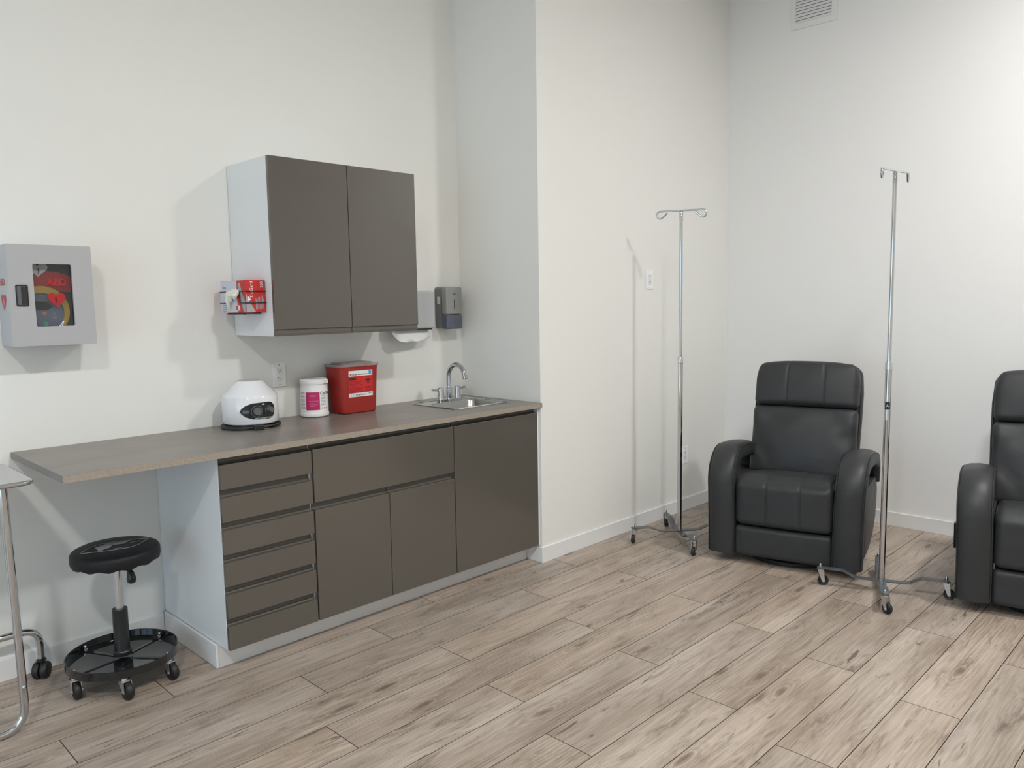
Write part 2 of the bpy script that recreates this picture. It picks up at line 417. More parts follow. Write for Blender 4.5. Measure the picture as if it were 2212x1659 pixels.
# ------------------------------------------------------------------ the room
XR = 2.034; YM = -0.650; XL = -5.4; YF = -7.0; ZC = 3.70
fl = struct(MB().box(XL-0.15, XR+0.15, YF-0.15, 0.15, -0.12, -0.012).build('floor', SUB), 'grey oak plank floor')
FY, FP, PL = -0.6485, 0.1998, 1.2725
JO = {-1: -0.799, 0: -1.194, 1: -0.384, 2: -1.106, 3: -0.517, 4: -1.197, 5: -0.618, 6: -1.298, 7: -0.717, 8: -0.147, 9: -0.831, 10: -0.251, 11: 0.328}
plank_cache = {}
def plank(x0, x1, y0, y1):
    L_, W_ = round(x1-x0, 4), round(y1-y0, 4)
    key = (L_, W_); g = 0.0006; bv = 0.0010
    if key not in plank_cache:
        a, b = L_/2-g, W_/2-g
        m = MB()
        m.add([(-a, -b, -0.012), (a, -b, -0.012), (a, b, -0.012), (-a, b, -0.012), (-a, -b, -bv), (a, -b, -bv), (a, b, -bv), (-a, b, -bv),
               (-a+bv, -b+bv, 0), (a-bv, -b+bv, 0), (a-bv, b-bv, 0), (-a+bv, b-bv, 0)],
              [(3, 2, 1, 0), (0, 1, 5, 4), (1, 2, 6, 5), (2, 3, 7, 6), (3, 0, 4, 7), (4, 5, 9, 8), (5, 6, 10, 9), (6, 7, 11, 10), (7, 4, 8, 11), (8, 9, 10, 11)])
        o = m.build('plank', OAK, fl); plank_cache[key] = o.data
        o.data.materials.append(GROOVE)
        for p_ in o.data.polygons:
            if p_.normal.z < 0.99: p_.material_index = 1
    else:
        o = bpy.data.objects.new('plank', plank_cache[key]); COL.objects.link(o); o.parent = fl
    o.location = ((x0+x1)/2, (y0+y1)/2, 0)
for k in range(-4, 32):
    yt, yb = FY-FP*k, FY-FP*(k+1)
    yt = min(yt, 0.0); yb = max(yb, YF)
    if yt-yb < 0.03: continue
    right = 0.0 if k < 0 else XR
    if k == -1: yb = max(yb, YM) if right == 0 else yb
    j = JO.get(k, (-0.25+0.437*k) % PL-0.7)
    xs = [j]
    while xs[0] > XL: xs.insert(0, xs[0]-PL)
    while xs[-1] < right: xs.append(xs[-1]+PL)
    for a, b in zip(xs[:-1], xs[1:]):
        a2, b2 = max(a, XL), min(b, right)
        if b2-a2 > 0.02: plank(a2, b2, yb, yt)

struct(MB().box(XL-0.15, XR+0.15, YF-0.15, 0.15, ZC, ZC+0.1).build('ceiling', CEIL))
struct(MB().box(XL-0.15, 0.0, 0.0, 0.15, -0.012, ZC).build('wall_back', WALL))
struct(MB().box(0.0, XR, YM, 0.15, -0.012, ZC).build('wall_alcove', WALL))
struct(MB().box(XR, XR+0.15, YF-0.15, 0.15, -0.012, ZC).build('wall_right', WALL2))
struct(MB().box(XL-0.15, XR, YF-0.15, YF, -0.012, ZC).build('wall_front', WALL))
# left wall with a tall shop window
WY0, WY1, WZ0, WZ1 = -3.6, -0.5, 0.12, 2.3
m = MB()
m.box(XL-0.15, XL, YF, WY0, -0.012, ZC); m.box(XL-0.15, XL, WY1, 0.0, -0.012, ZC)
m.box(XL-0.15, XL, WY0, WY1, -0.012, WZ0); m.box(XL-0.15, XL, WY0, WY1, WZ1, ZC)
struct(m.build('wall_left', WALL))
win = struct(MB().ring([(WY0, WZ0), (WY1, WZ0), (WY1, WZ1), (WY0, WZ1)], [(WY0+0.06, WZ0+0.06), (WY1-0.06, WZ0+0.06), (WY1-0.06, WZ1-0.06), (WY0+0.06, WZ1-0.06)], 'x', XL-0.10, XL-0.04).build('window_1', TRIM))
MB().box(XL-0.095, XL-0.045, (WY0+WY1)/2-0.025, (WY0+WY1)/2+0.025, WZ0+0.06, WZ1-0.06).build('mullion', TRIM, win)
for a, b in ((WY0+0.06, (WY0+WY1)/2-0.025), ((WY0+WY1)/2+0.025, WY1-0.06)):
    MB().box(XL-0.074, XL-0.068, a, b, WZ0+0.06, WZ1-0.06).build('pane', PANE, win)
pt = bpy.data.lights.new('window_portal', 'AREA'); pt.shape = 'RECTANGLE'; pt.size = WY1-WY0; pt.size_y = WZ1-WZ0; pt.cycles.is_portal = True
po = bpy.data.objects.new('window_portal', pt); COL.objects.link(po); po.location = (XL-0.2, (WY0+WY1)/2, (WZ0+WZ1)/2)
po.rotation_euler = Vector((1, 0, 0)).to_track_quat('-Z', 'Y').to_euler()

BBH, BT = 0.089, 0.012
def bb_prof(): return None
XB0 = -1.845     # left face of the base units
def baseboard(name, x0, x1, y0, y1):
    struct(MB().box(x0, x1, y0, y1, 0.0, BBH if name != 'baseboard_cabinet' else 0.0992, 0.002).build(name, TRIM))
baseboard('baseboard_back', XL, XB0-BT, -BT, 0.0)
baseboard('baseboard_middle', -BT, XR, YM-BT, YM)
baseboard('baseboard_alcove', -BT, 0.0, YM, -0.5395)
baseboard('baseboard_right', XR-BT, XR, YF, YM-BT)
baseboard('baseboard_cabinet', XB0-BT, XB0, -0.5385, -BT)
struct(MB().box(XB0, -BT, -0.5385, -0.522, 0.0, 0.0985).build('trim_1', TRIM), 'white toe kick under the base cabinets')

# ceiling lights
k = 0
for lx, ly, tx in ((0.72, -3.55, 'nearest the armchairs'), (-1.68, -3.55, 'in the middle of the room'), (-4.08, -3.55, 'nearest the shop window')):
    t = thing('ceiling_light', 'round recessed ceiling light '+tx, 'light', (lx, ly, ZC), 0, 'ceiling lights')
    MB().lathe([(0.165, 0.0), (0.165, -0.008), (0.146, -0.012), (0.141, -0.006), (0.141, 0.0)], 40, cap=False).build('trim_ring', TRIM, t, True)
    MB().lathe([(0.140, -0.005), (0.140, -0.001)], 40).build('diffuser', LAMPMAT, t)

# ------------------------------------------------------------------ base cabinets
DF = -0.639; DT = 0.019; CF = DF+0.036           # door front, thickness, carcass front
ZB, ZT = 0.0997, 0.888
def carcass(t, x0, x1, left_full=False):
    c = MB()
    c.box(x0, x0+0.016, CF, -0.002, ZB, ZT); c.box(x1-0.016, x1, CF, -0.002, ZB, ZT)
    c.box(x0+0.016, x1-0.016, CF, -0.002, ZB, ZB+0.016); c.box(x0+0.016, x1-0.016, -0.012, -0.002, ZB+0.016, ZT)
    return c.build('carcass', WHITE_PANEL, t)
def front(t, name, x0, x1, z0, z1):
    return MB().box(x0, x1, DF, DF+DT, z0, z1, 0.0018).build(name, TAUPE, t)
def channel(par, x0, x1, z0, z1):
    # sloping finger channel behind the top edge of a front
    y0 = DF+DT-0.0045; y1 = DF+0.035
    return MB().prism([(y0, z0+0.0002), (y0+0.006, z0+0.001), (y0+0.013, z0+0.008), (y1-0.003, z1), (y1, z1), (y1, z0+0.0002)], 'x', x0, x1).build('finger_channel', CHANNEL, par)
XA, XB_, XC_, XD = XB0, -1.4355, -0.6325, -0.0135
t = thing('drawer_cabinet', 'glossy taupe base cabinet with six shallow drawers and white side', 'cabinet')
carcass(t, XA+0.0032, XB_)
MB().box(XA, XA+0.003, DF+DT+0.0005, -0.002, ZB, ZT).build('side_panel', WHITE_PANEL, t)
ph = (ZT-ZB)/6
for i in range(6):
    z0 = ZB+ph*i+0.001; z1 = z0+0.0985
    d = front(t, 'drawer', XA+0.002, XB_-0.004, z0, z1)
    channel(d, XA+0.0035, XB_-0.006, z1, ZB+ph*(i+1)-0.002 if i < 5 else ZT-0.001)
t = thing('sink_cabinet', 'glossy taupe sink base cabinet with wide panel over two doors', 'cabinet')
carcass(t, XB_+0.0005, XC_)
XM = -1.0376
d = front(t, 'drawer_front', XB_+0.003, XC_-0.003, 0.627, 0.859); channel(d, XB_+0.004, XC_-0.006, 0.859, ZT-0.001)
for a, b in ((XB_+0.003, XM-0.0015), (XM+0.0015, XC_-0.003)):
    d = front(t, 'door', a, b, ZB+0.001, 0.594); channel(d, a, b-0.001, 0.594, 0.626)
t = thing('end_cabinet', 'glossy taupe base cabinet with one tall plain panel beside the alcove wall', 'cabinet')
carcass(t, XC_+0.0005, XD)
d = front(t, 'door', XC_+0.002, XD-0.002, ZB+0.001, 0.859); channel(d, XC_+0.004, XD-0.006, 0.859, ZT-0.001)
MB().box(XD+0.0005, -0.001, DF+0.004, -0.002, ZB, ZT).build('filler_panel', WHITE_PANEL, t)

# worktop with a sink cut-out
LC, DC, TC = -2.398, -0.663, 0.0255
SX0, SX1, SY0, SY1 = -0.478, -0.100, -0.486, -0.140     # cut-out
xs = [LC, SX0, SX1, -0.0008]; ys = [DC, SY0, SY1, -0.0008]; zt, zb = 0.914, 0.914-TC
t = thing('worktop', 'long stone-look laminate worktop running over the base cabinets', 'worktop')
m = MB()
for i in range(3):
    for j in range(3):
        if i == 1 and j == 1: continue
        m.add([(xs[i], ys[j], zt), (xs[i+1], ys[j], zt), (xs[i+1], ys[j+1], zt), (xs[i], ys[j+1], zt)], [(0, 1, 2, 3)])
        m.add([(xs[i], ys[j], zb), (xs[i+1], ys[j], zb), (xs[i+1], ys[j+1], zb), (xs[i], ys[j+1], zb)], [(3, 2, 1, 0)])
q = lambda x0, y0, x1, y1: m.add([(x0, y0, zb), (x1, y1, zb), (x1, y1, zt), (x0, y0, zt)], [(0, 1, 2, 3)])
q(LC, DC, -0.0008, DC); q(-0.0008, DC, -0.0008, -0.0008); q(-0.0008, -0.0008, LC, -0.0008); q(LC, -0.0008, LC, DC)
q(SX0, SY1, SX1, SY1); q(SX1, SY1, SX1, SY0); q(SX1, SY0, SX0, SY0); q(SX0, SY0, SX0, SY1)
m.build('top', COUNTER, t, fix=False)
MB().box(LC, -0.0008, DC-0.0012, DC-0.0001, zb, zt-0.0006).build('front_edge_band', EDGEBAND, t)
MB().box(LC-0.0012, LC-0.0001, DC, -0.001, zb, zt-0.0006).build('end_edge_band', ENDBAND, t)

# ------------------------------------------------------------------ sink and tap
t = thing('bar_sink', 'small square stainless steel drop-in sink in the worktop', 'sink')
ox0, ox1, oy0, oy1 = SX0-0.014, SX1+0.014, SY0-0.014, SY1+0.022
bx0, bx1, by0, by1 = SX0+0.02, SX1-0.02, SY0+0.022, SY1-0.085
m = MB()
m.ring(rrect(ox0, ox1, oy0, oy1, 0.018), rrect(bx0, bx1, by0, by1, 0.045), 'z', zt+0.0005, zt+0.003)
m.build('rim', STEEL, t)
MB().tube([(x, y, zt+0.0035) for x, y in rrect(ox0+0.003, ox1-0.003, oy0+0.003, oy1-0.003, 0.016)], 0.003, 8, True).build('rolled_edge', CHROME, t, True)
m = MB(); levels = [(0, 0.0, 0.045), (0.006, -0.01, 0.045), (0.014, -0.12, 0.05), (0.035, -0.148, 0.05), (0.12, -0.152, 0.03)]
loops = [rrect(bx0+i, bx1-i, by0+i, by1-i, r) for i, z, r in levels]; n = len(loops[0])
vs = [(x, y, zt+0.003+lv[1]) for lp, lv in zip(loops, levels) for x, y in lp]; fs = []
for i in range(len(levels)-1):
    for k in range(n): fs.append((i*n+k, (i+1)*n+k, (i+1)*n+(k+1) % n, i*n+(k+1) % n))
fs.append(tuple((len(levels)-1)*n+k for k in range(n)))
m.add(vs, fs); m.build('bowl', STEEL, t, True, fix=False)
MB().lathe([(0.0, 0), (0.022, 0.0), (0.024, 0.003), (0.02, 0.004)], 20, ((bx0+bx1)/2, (by0+by1)/2, zt-0.1485)).build('drain', CHROME, t, True)

FXc, FYc = -0.270, -0.188
t = thing('faucet', 'chrome high arc faucet with two lever handles behind the sink', 'faucet', (FXc, FYc, zt+0.0032))
MB().prism(rrect(-0.085, 0.085, -0.027, 0.027, 0.026, 8), 'z', 0.0, 0.014).build('base_plate', CHROME, t, True)
m = MB().lathe([(0.019, 0.012), (0.019, 0.075), (0.014, 0.08), (0.0135, 0.086)], 24)
zs = 0.142; R = 0.068
path = [(0, 0, 0.08), (0, 0, 0.10), (0, 0, zs)]+[(0, -R+R*math.cos(a), zs+R*math.sin(a)) for a in [PI*0.90*k/18 for k in range(1, 19)]]
ex = path[-1]; ta = Vector((0, -math.sin(PI*0.90), math.cos(PI*0.90))); exv = Vector(ex); path = path+[tuple(exv+ta*0.010)]
m.tube(path, 0.0135, 16); m.build('spout', CHROME, t, True)
MB().cyl(exv+ta*0.009, exv+ta*0.030, 0.0150, 18).build('aerator', CHROME, t, True)
for s in (-1, 1):
    h = MB().lathe([(0.021, 0.012), (0.018, 0.045), (0.018, 0.075), (0.016, 0.082), (0.0, 0.083)], 22, (s*0.062, 0, 0)).build('handle', CHROME, t, True)
    MB().cyl((s*0.066, 0, 0.066), (s*0.125, 0.0, 0.072), 0.0062, 12).build('lever', CHROME, h, True)

# ------------------------------------------------------------------ wall cabinet
UX0, UX1, UD, UZ0, UZ1 = -1.4414, -0.6368, -0.388, 1.3375, 2.1251
t = thing('wall_cabinet', 'white wall cabinet with two glossy taupe doors above the worktop', 'cabinet')
c = MB(); yb_ = -0.004; yc = UD+0.02
c.box(UX0, UX0+0.016, yc, yb_, UZ0, UZ1, 0.0008); c.box(UX1-0.016, UX1, yc, yb_, UZ0, UZ1, 0.0008)
c.box(UX0+0.016, UX1-0.016, yc, yb_, UZ0+0.001, UZ0+0.017); c.box(UX0+0.016, UX1-0.016, yc, yb_, UZ1-0.017, UZ1-0.001); c.box(UX0+0.016, UX1-0.016, yb_-0.006, yb_, UZ0+0.017, UZ1-0.017)
c.build('carcass', WHITE_PANEL, t)
xm = (UX0+UX1)/2
for a, b in ((UX0+0.001, xm-0.0015), (xm+0.0015, UX1-0.001)):
    d = MB().box(a, b, UD, UD+0.019, UZ0+0.030, UZ1-0.001, 0.0018).build('door', TAUPE, t)
    MB().prism([(UD+0.008, UZ0+0.0315), (UD+0.019, UZ0+0.0315), (UD+0.019, UZ0+0.001), (UD+0.007, UZ0+0.001), (UD+0.006, UZ0+0.012)], 'x', a, b).build('finger_channel', CHANNEL, d)

# glove box in a wire holder on the cabinet's left side
GX0, GX1, GY0, GY1, GZ0, GZ1 = -1.538, -1.4465, -0.318, -0.080, 1.446, 1.588
t = thing('glove_box', 'red and grey cardboard glove box held by wires on the wall cabinet side', 'box')
MB().box(GX0, GX1, GY0, GY1, GZ0, GZ1, 0.001).build('carton', GLOVERED, t)
def on_x(mb, y, z, x):   # flat XY print onto a face looking towards -x: right hand side is -y
    return mb.xf(lambda q: (x-q.z, y-q.x, z+q.y))
def on_y(mb, x, z, y):   # onto a face looking towards -y
    return mb.xf(lambda q: (x+q.x, y-q.z, z+q.y))
def quad(x0, x1, y0, y1): return MB().add([(x0, y0, 0), (x1, y0, 0), (x1, y1, 0), (x0, y1, 0)], [(0, 1, 2, 3)])
def poly(pts): return MB().add([(x, y, 0) for x, y in pts], [tuple(range(len(pts)))])
gw, gh = GY1-GY0, GZ1-GZ0
yc_, zc_ = (GY0+GY1)/2, (GZ0+GZ1)/2
on_x(thicken(poly([(-gw/2+0.001, -gh/2+0.001), (gw*0.19, -gh/2+0.001), (gw*0.16, -gh*0.1), (gw*0.16, gh/2-0.001), (-gw/2+0.001, gh/2-0.001)]), 0.0004), yc_, zc_, GX0-0.0001).build('grey_print', GLOVEGREY, t)
on_x(thicken(poly([(gw*0.21, gh*0.40), (gw*0.27, gh*0.44), (gw*0.30, gh*0.40), (gw*0.36, gh*0.10), (gw*0.47, -gh*0.15), (gw*0.499, -gh*0.36), (gw*0.499, -gh*0.49), (gw*0.40, -gh*0.49), (gw*0.30, -gh*0.10), (gw*0.22, gh*0.12)]), 0.0004), yc_, zc_, GX0-0.0001).build('hand_print', GLOVEARM, t)
on_x(thicken(quad(gw*0.18, gw*0.27, -gh*0.43, -gh*0.27), 0.0004), yc_, zc_, GX0-0.0006).build('sticker', PRINTW, t)
on_x(thicken(quad(gw*0.12, gw*0.17, -gh*0.42, -gh*0.28), 0.0004), yc_, zc_, GX0-0.0006).build('red_mark', GLOVERED, t)
on_x(thicken(text_mb('Basic', 0.017, bold=True), 0.0004), yc_+gw*0.34, zc_+gh*0.30, GX0-0.0006).build('lettering', PRINTG, t)
m = MB()
for r in range(9):
    if r in (3,): continue
    m.add(*(lambda a: (a.v, a.f))(on_x(thicken(quad(-gw*0.45, -gw*(0.27 if r > 4 else 0.30), gh*0.02-r*0.0085, gh*0.02-r*0.0085+0.003), 0.0003), yc_, zc_, GX0-0.0006)))
m.build('small_print', PRINTG, t)
gd = GX1-GX0; xc_ = (GX0+GX1)/2
rot = lambda mb: mb.xf(lambda q: (-q.y, q.x, q.z))
on_y(thicken(poly([(-gd/2+0.001, gh*0.12), (-gd*0.40, -gh*0.05), (-gd*0.18, -gh*0.30), (0.0, -gh*0.49), (-gd/2+0.001, -gh*0.49)]), 0.0004), xc_, zc_, GY0-0.0001).build('arm_print', GLOVEARM, t)
on_y(thicken(poly([(-gd*0.38, gh*0.02), (-gd*0.28, -gh*0.08), (-gd*0.20, -gh*0.12), (-gd*0.40, -gh*0.14)]), 0.0004), xc_, zc_, GY0-0.0006).build('cuff_print', PRINTW, t)
on_y(thicken(rot(text_mb('TruGard', 0.021)), 0.0004), xc_-gd*0.20, zc_+gh*0.20, GY0-0.0006).build('lettering', PRINTW, t)
on_y(thicken(rot(text_mb('200', 0.018)), 0.0004), xc_+gd*0.33, zc_+gh*0.36, GY0-0.0006).build('lettering', PRINTW, t)
m = MB()
for r, (a, b) in enumerate(((-0.40, -0.05), (-0.40, -0.12), (-0.38, -0.03), (-0.40, -0.02), (-0.40, -0.10), (-0.40, 0.02), (-0.38, -0.08))):
    x = gd*(0.0+r*0.065)
    mm = on_y(thicken(quad(x, x+0.003, gh*a, gh*b), 0.0003), xc_, zc_, GY0-0.0006); m.add(mm.v, mm.f)
m.build('small_print', GLOVEARM, t)
# wire holder
t = thing('wire_glove_holder', 'black wire glove box holder on the left side of the wall cabinet', 'holder')
wr_ = 0.0024; ex_ = 0.0045; zA, zB_ = GZ0+gh*0.30, GZ0+gh*0.66
xo = GX0-ex_; ya, yb2 = GY0-ex_, GY1+ex_; xw = UX0-0.0028
yL, yR = GY1-0.060, GY0+0.048
MB().tube([(xw, ya, zB_), (xo+0.004, ya, zB_), (xo, ya+0.004, zB_), (xo, yR-0.003, zB_), (xo, yR, zB_-0.003), (xo, yR, zA+0.003), (xo, yR-0.003, zA), (xo, ya+0.004, zA), (xo+0.004, ya, zA), (xw, ya, zA)], wr_, 8).build('wire', BLACK, t, True)
MB().tube([(xw, yb2, zB_), (xo+0.004, yb2, zB_), (xo, yb2-0.004, zB_), (xo, yL+0.003, zB_), (xo, yL, zB_-0.003), (xo, yL, zA+0.003), (xo, yL+0.003, zA), (xo, yb2-0.004, zA), (xo+0.004, yb2, zA), (xw, yb2, zA)], wr_, 8).build('wire', BLACK, t, True)
zz = GZ0-0.0028
m = MB()
for y in (GY1-0.05, GY0+0.05): m.tube([(xw, y, zz), (xo+0.01, y, zz)], wr_, 8)
m.tube([(xo+0.012, GY1-0.045, zz-0.0035), (xo+0.012, GY0+0.03, zz-0.0035)], wr_, 8)
m.tube([(xw-0.012, GY1-0.045, zz-0.0035), (xw-0.012, GY0+0.03, zz-0.0035)], wr_, 8); m.build('bottom_wires', BLACK, t, True)
# gloves poking out of the dispensing hole
def blob(pts, radii, flat=0.55):
    m = MB(); m.tube(pts, radii, 10); return m
gl = MB()
for (y0, z0, y1, z1, r) in ((-0.155, 1.533, -0.157, 1.462, 0.0125), (-0.172, 1.535, -0.182, 1.495, 0.0125), (-0.190, 1.536, -0.186, 1.505, 0.012), (-0.206, 1.540, -0.214, 1.505, 0.013), (-0.222, 1.537, -0.214, 1.502, 0.012), (-0.232, 1.530, -0.226, 1.508, 0.010)):
    x0 = GX0-0.006; y0 -= 0.020; y1 -= 0.020
    gl.tube([(x0+0.008, y0, z0+0.004), (x0-0.004, y0, z0), (x0-0.010, (y0+y1)/2-0.003, (z0+z1)/2), (x0-0.005, y1, z1)], [r*0.75, r, r*0.95, r*0.35], 10)
tag(gl.build('latex_gloves', LATEX, None, True), 'crumpled cream latex gloves poking out of the glove box', 'gloves')

# ------------------------------------------------------------------ defibrillator cabinet
AX0, AX1, AD, AZ0, AZ1 = -2.396, -2.106, -0.1654, 1.336, 1.719
wx0, wx1, wz0, wz1 = -2.313, -2.179, 1.409, 1.647
t = thing('defibrillator_cabinet', 'grey metal wall cabinet with a small window marked AED', 'cabinet')
m = MB(); tk = 0.003
m.box(AX0, AX0+tk, AD+0.012, -0.001, AZ0, AZ1); m.box(AX1-tk, AX1, AD+0.012, -0.001, AZ0, AZ1)
m.box(AX0+tk, AX1-tk, AD+0.012, -0.001, AZ0, AZ0+tk); m.box(AX0+tk, AX1-tk, AD+0.012, -0.001, AZ1-tk, AZ1); m.box(AX0+tk, AX1-tk, -0.004, -0.001, AZ0+tk, AZ1-tk)
m.build('body', CABGREY, t)
n = 6
outer = rrect(AX0-0.001, AX1+0.001, AZ0-0.001, AZ1+0.001, 0.004, n); inner = rrect(wx0, wx1, wz0, wz1, 0.006, n)
door = MB().ring(outer, inner, 'y', AD, AD+0.011).build('door', CABGREY, t)
MB().box(wx0-0.01, wx1+0.01, AD+0.0115, AD+0.014, wz0-0.01, wz1+0.01).build('window_pane', AEDPANE, door)
MB().ring(rrect(-2.375, -2.334, 1.487, 1.568, 0.006), rrect(-2.371, -2.338, 1.492, 1.563, 0.004), 'y', AD-0.003, AD-0.0001).build('latch_bezel', BLACK, door)
h = MB().box(-2.371, -2.338, AD-0.0012, AD-0.0002, 1.492, 1.563).build('latch_plate', KNOBG, door)
MB().box(-2.357, -2.339, AD-0.0032, AD-0.0014, 1.494, 1.561, 0.0006).build('latch_paddle', BLACKGLOSS, door)
yd = AD+0.0105
on_y(thicken(text_mb('AED', 0.036, bold=True), 0.0003), -2.232, 1.578, yd).build('lettering', AEDRED2, door)
on_y(thicken(poly(heart(0.062, 0.062)), 0.0003), -2.235, 1.508, yd).build('heart_decal', AEDRED2, door)
on_y(thicken(poly([(x*0.022, y*0.036) for x, y in BOLT]), 0.0003), -2.238, 1.510, yd-0.0005).build('bolt_decal', PRINTK, door)
on_y(thicken(poly([(-0.010, -0.012), (0.004, 0.006), (0.010, 0.008), (0.002, -0.012), (-0.001, -0.012), (0.004, 0.003), (-0.006, -0.012)]), 0.0003), -2.224, 1.421, yd-0.0005).build('script_mark', PRINTW, door)
on_x(thicken(text_mb('AED', 0.036, bold=True), 0.0003), -0.083, 1.578, AX0-0.0004).build('side_lettering', AEDRED2, t)
on_x(thicken(poly(heart(0.07, 0.07)), 0.0003), -0.083, 1.500, AX0-0.0004).build('side_heart_decal', AEDRED2, t)
on_x(thicken(poly([(x*0.026, y*0.04) for x, y in BOLT]), 0.0003), -0.083, 1.502, AX0-0.0008).build('side_bolt_decal', PRINTW, t)
# the device inside
t = thing('defibrillator', 'slate and yellow defibrillator in a red and black case behind the window', 'defibrillator', (-2.255, -0.07, AZ0+tk))
dz = 1.339
m = MB().prism(rrect(-0.115, 0.115, 0.0005, 0.315, 0.06, 6), 'y', -0.05, 0.055); m.build('case', AEDBLK, t)
m = MB().prism([(-0.114, 0.215)]+[(0.114*math.cos(a)*1.0, 0.212+0.070*math.sin(a)) for a in [PI*k/16 for k in range(15, -1, -1)]][1:]+[(0.114, 0.20), (0.0, 0.205)], 'y', -0.058, -0.0505); m.build('red_flap', AEDRED, t)
on_y(thicken(poly(heart(0.07, 0.055)), 0.0004), -0.032, 0.285, -0.0585).build('heart_badge', PRINTW, t)
on_y(thicken(poly([(x*0.022, y*0.03) for x, y in BOLT]), 0.0004), -0.030, 0.283, -0.0592).build('bolt_badge', PRINTK, t)
m = MB(); ring_o = [(-0.028+0.096*math.cos(a), 0.128+0.098*math.sin(a)) for a in [2*PI*k/40 for k in range(40)]]
ring_i = [(-0.028+0.077*math.cos(a), 0.122+0.076*math.sin(a)) for a in [2*PI*k/40 for k in range(40)]]
m.ring(ring_o, ring_i, 'y', -0.066, -0.0505); m.build('yellow_ring', AEDYEL, t)
m = MB().prism(ring_i, 'y', -0.060, -0.0508); m.build('face', AEDGREY, t)
MB().prism([(-0.075, 0.168), (-0.01, 0.165), (0.01, 0.145), (-0.01, 0.132), (-0.055, 0.132)], 'y', -0.0615, -0.0603).build('dark_screen', BLACK, t)
on_y(thicken(poly(heart(0.016, 0.016)), 0.001), -0.020, 0.118, -0.0605).build('shock_button', ORANGE, t)
MB().lathe([(0.0085, 0.0), (0.0085, 0.003)], 20).xf(lambda q: (-0.018+q.x, -0.0603-q.z, 0.079+q.y)).build('power_button', GREEN, t)
for cx_ in (-0.053, 0.014):
    m = MB()
    for dx, dz_, w2, h2 in ((0, 0.022, 0.010, 0.006), (0, 0.011, 0.022, 0.003), (0, 0.004, 0.014, 0.008), (0, -0.006, 0.028, 0.002)):
        a = on_y(thicken(quad(dx-w2/2, dx+w2/2, dz_-h2/2, dz_+h2/2), 0.0004), cx_, 0.096, -0.0605); m.add(a.v, a.f)
    m.build('pictogram', GLOVEARM, t)

# ------------------------------------------------------------------ wall outlets
def outlet(x, z, y, label):
    t = thing('wall_outlet', label, 'outlet', (x, y, z), 0, 'white wall outlets')
    MB().box(-0.0365, 0.0365, -0.006, 0.0, -0.0605, 0.0605, 0.002).build('cover_plate', PLATE, t)
    MB().box(-0.0165, 0.0165, -0.0085, -0.0062, -0.034, 0.034, 0.0008).build('insert', WHITEPL, t)
    for s in (-1, 1):
        m = MB(); zc = s*0.018
        m.box(-0.0075, -0.0055, -0.0092, -0.0086, zc, zc+0.008); m.box(0.0055, 0.0075, -0.0092, -0.0086, zc, zc+0.007); m.box(-0.002, 0.002, -0.0092, -0.0086, zc-0.009, zc-0.005)
        m.build('socket_slots', PRINTK, t)
    for s in (-1, 1):
        MB().lathe([(0.003, 0), (0.003, 0.001)], 10).xf(lambda q: (q.x, -0.0062-q.z, s*0.049+q.y)).build('screw', PRINTG, t)
outlet(-1.2245, 1.1315, -0.0003, 'white duplex wall outlet between the centrifuge and the wipes canister')
outlet(1.0455, 1.604, YM-0.0003, 'white wall outlet at shoulder height left of the far drip stand')
outlet(1.478, 0.394, YM-0.0003, 'white low wall outlet half hidden behind the far drip stand pole')

# ------------------------------------------------------------------ air vent on the right wall
VY0, VY1, VZ0, VZ1 = -1.412, -1.104, 3.245, 3.553
t = thing('air_vent', 'white louvred air vent high on the right wall', 'vent')
MB().ring([(VY0, VZ0), (VY1, VZ0), (VY1, VZ1), (VY0, VZ1)], [(VY0+0.036, VZ0+0.036), (VY1-0.032, VZ0+0.036), (VY1-0.032, VZ1-0.036), (VY0+0.036, VZ1-0.036)], 'x', XR-0.008, XR-0.0003).build('frame', TRIM, t)
MB().box(XR-0.0016, XR-0.0004, VY0+0.036, VY1-0.032, VZ0+0.036, VZ1-0.036).build('duct_shade_sheet', KNOBG, t)  # thin dark sheet on the wall, its colour standing in for shade behind the slats
zz = VZ0+0.037; kk = 0; sl = None
while zz+0.019 < VZ1-0.036:
    mm = MB().prism([(XR-0.0085, zz-VZ0), (XR-0.0078, zz-VZ0-0.0005), (XR-0.0024, zz-VZ0+0.0175), (XR-0.0032, zz-VZ0+0.0180)], 'y', VY0+0.0365, VY1-0.0325)
    mm.xf(lambda q: (q.x, q.y, q.z+VZ0)).build('slat', TRIM, t); zz += 0.0198

# ------------------------------------------------------------------ things on the worktop
ZW = 0.914
# centrifuge
t = thing('centrifuge', 'white bench centrifuge with black control panel and two grey knobs', 'centrifuge', (-1.457, -0.146, ZW))
RB = 0.1265
MB().lathe([(RB-0.02, 0.022), (RB-0.004, 0.024), (RB, 0.030), (RB-0.0015, 0.146), (RB-0.006, 0.152), (0.062, 0.213), (0.058, 0.2165)], 64).build('body', WHITEGL, t, True)
MB().lathe([(0.057, 0.2166), (0.055, 0.2185), (0.0, 0.219)], 40, cap=False).build('lid', mat('lid_grey', (0.5, 0.49, 0.49, 1), 0.4), t, True)
for a in (45, 135, 225, 315):
    MB().lathe([(0.014, 0.0), (0.014, 0.022)], 14, (0.1*math.cos(math.radians(a)), 0.1*math.sin(math.radians(a)), 0)).build('foot', RUBBER, t)
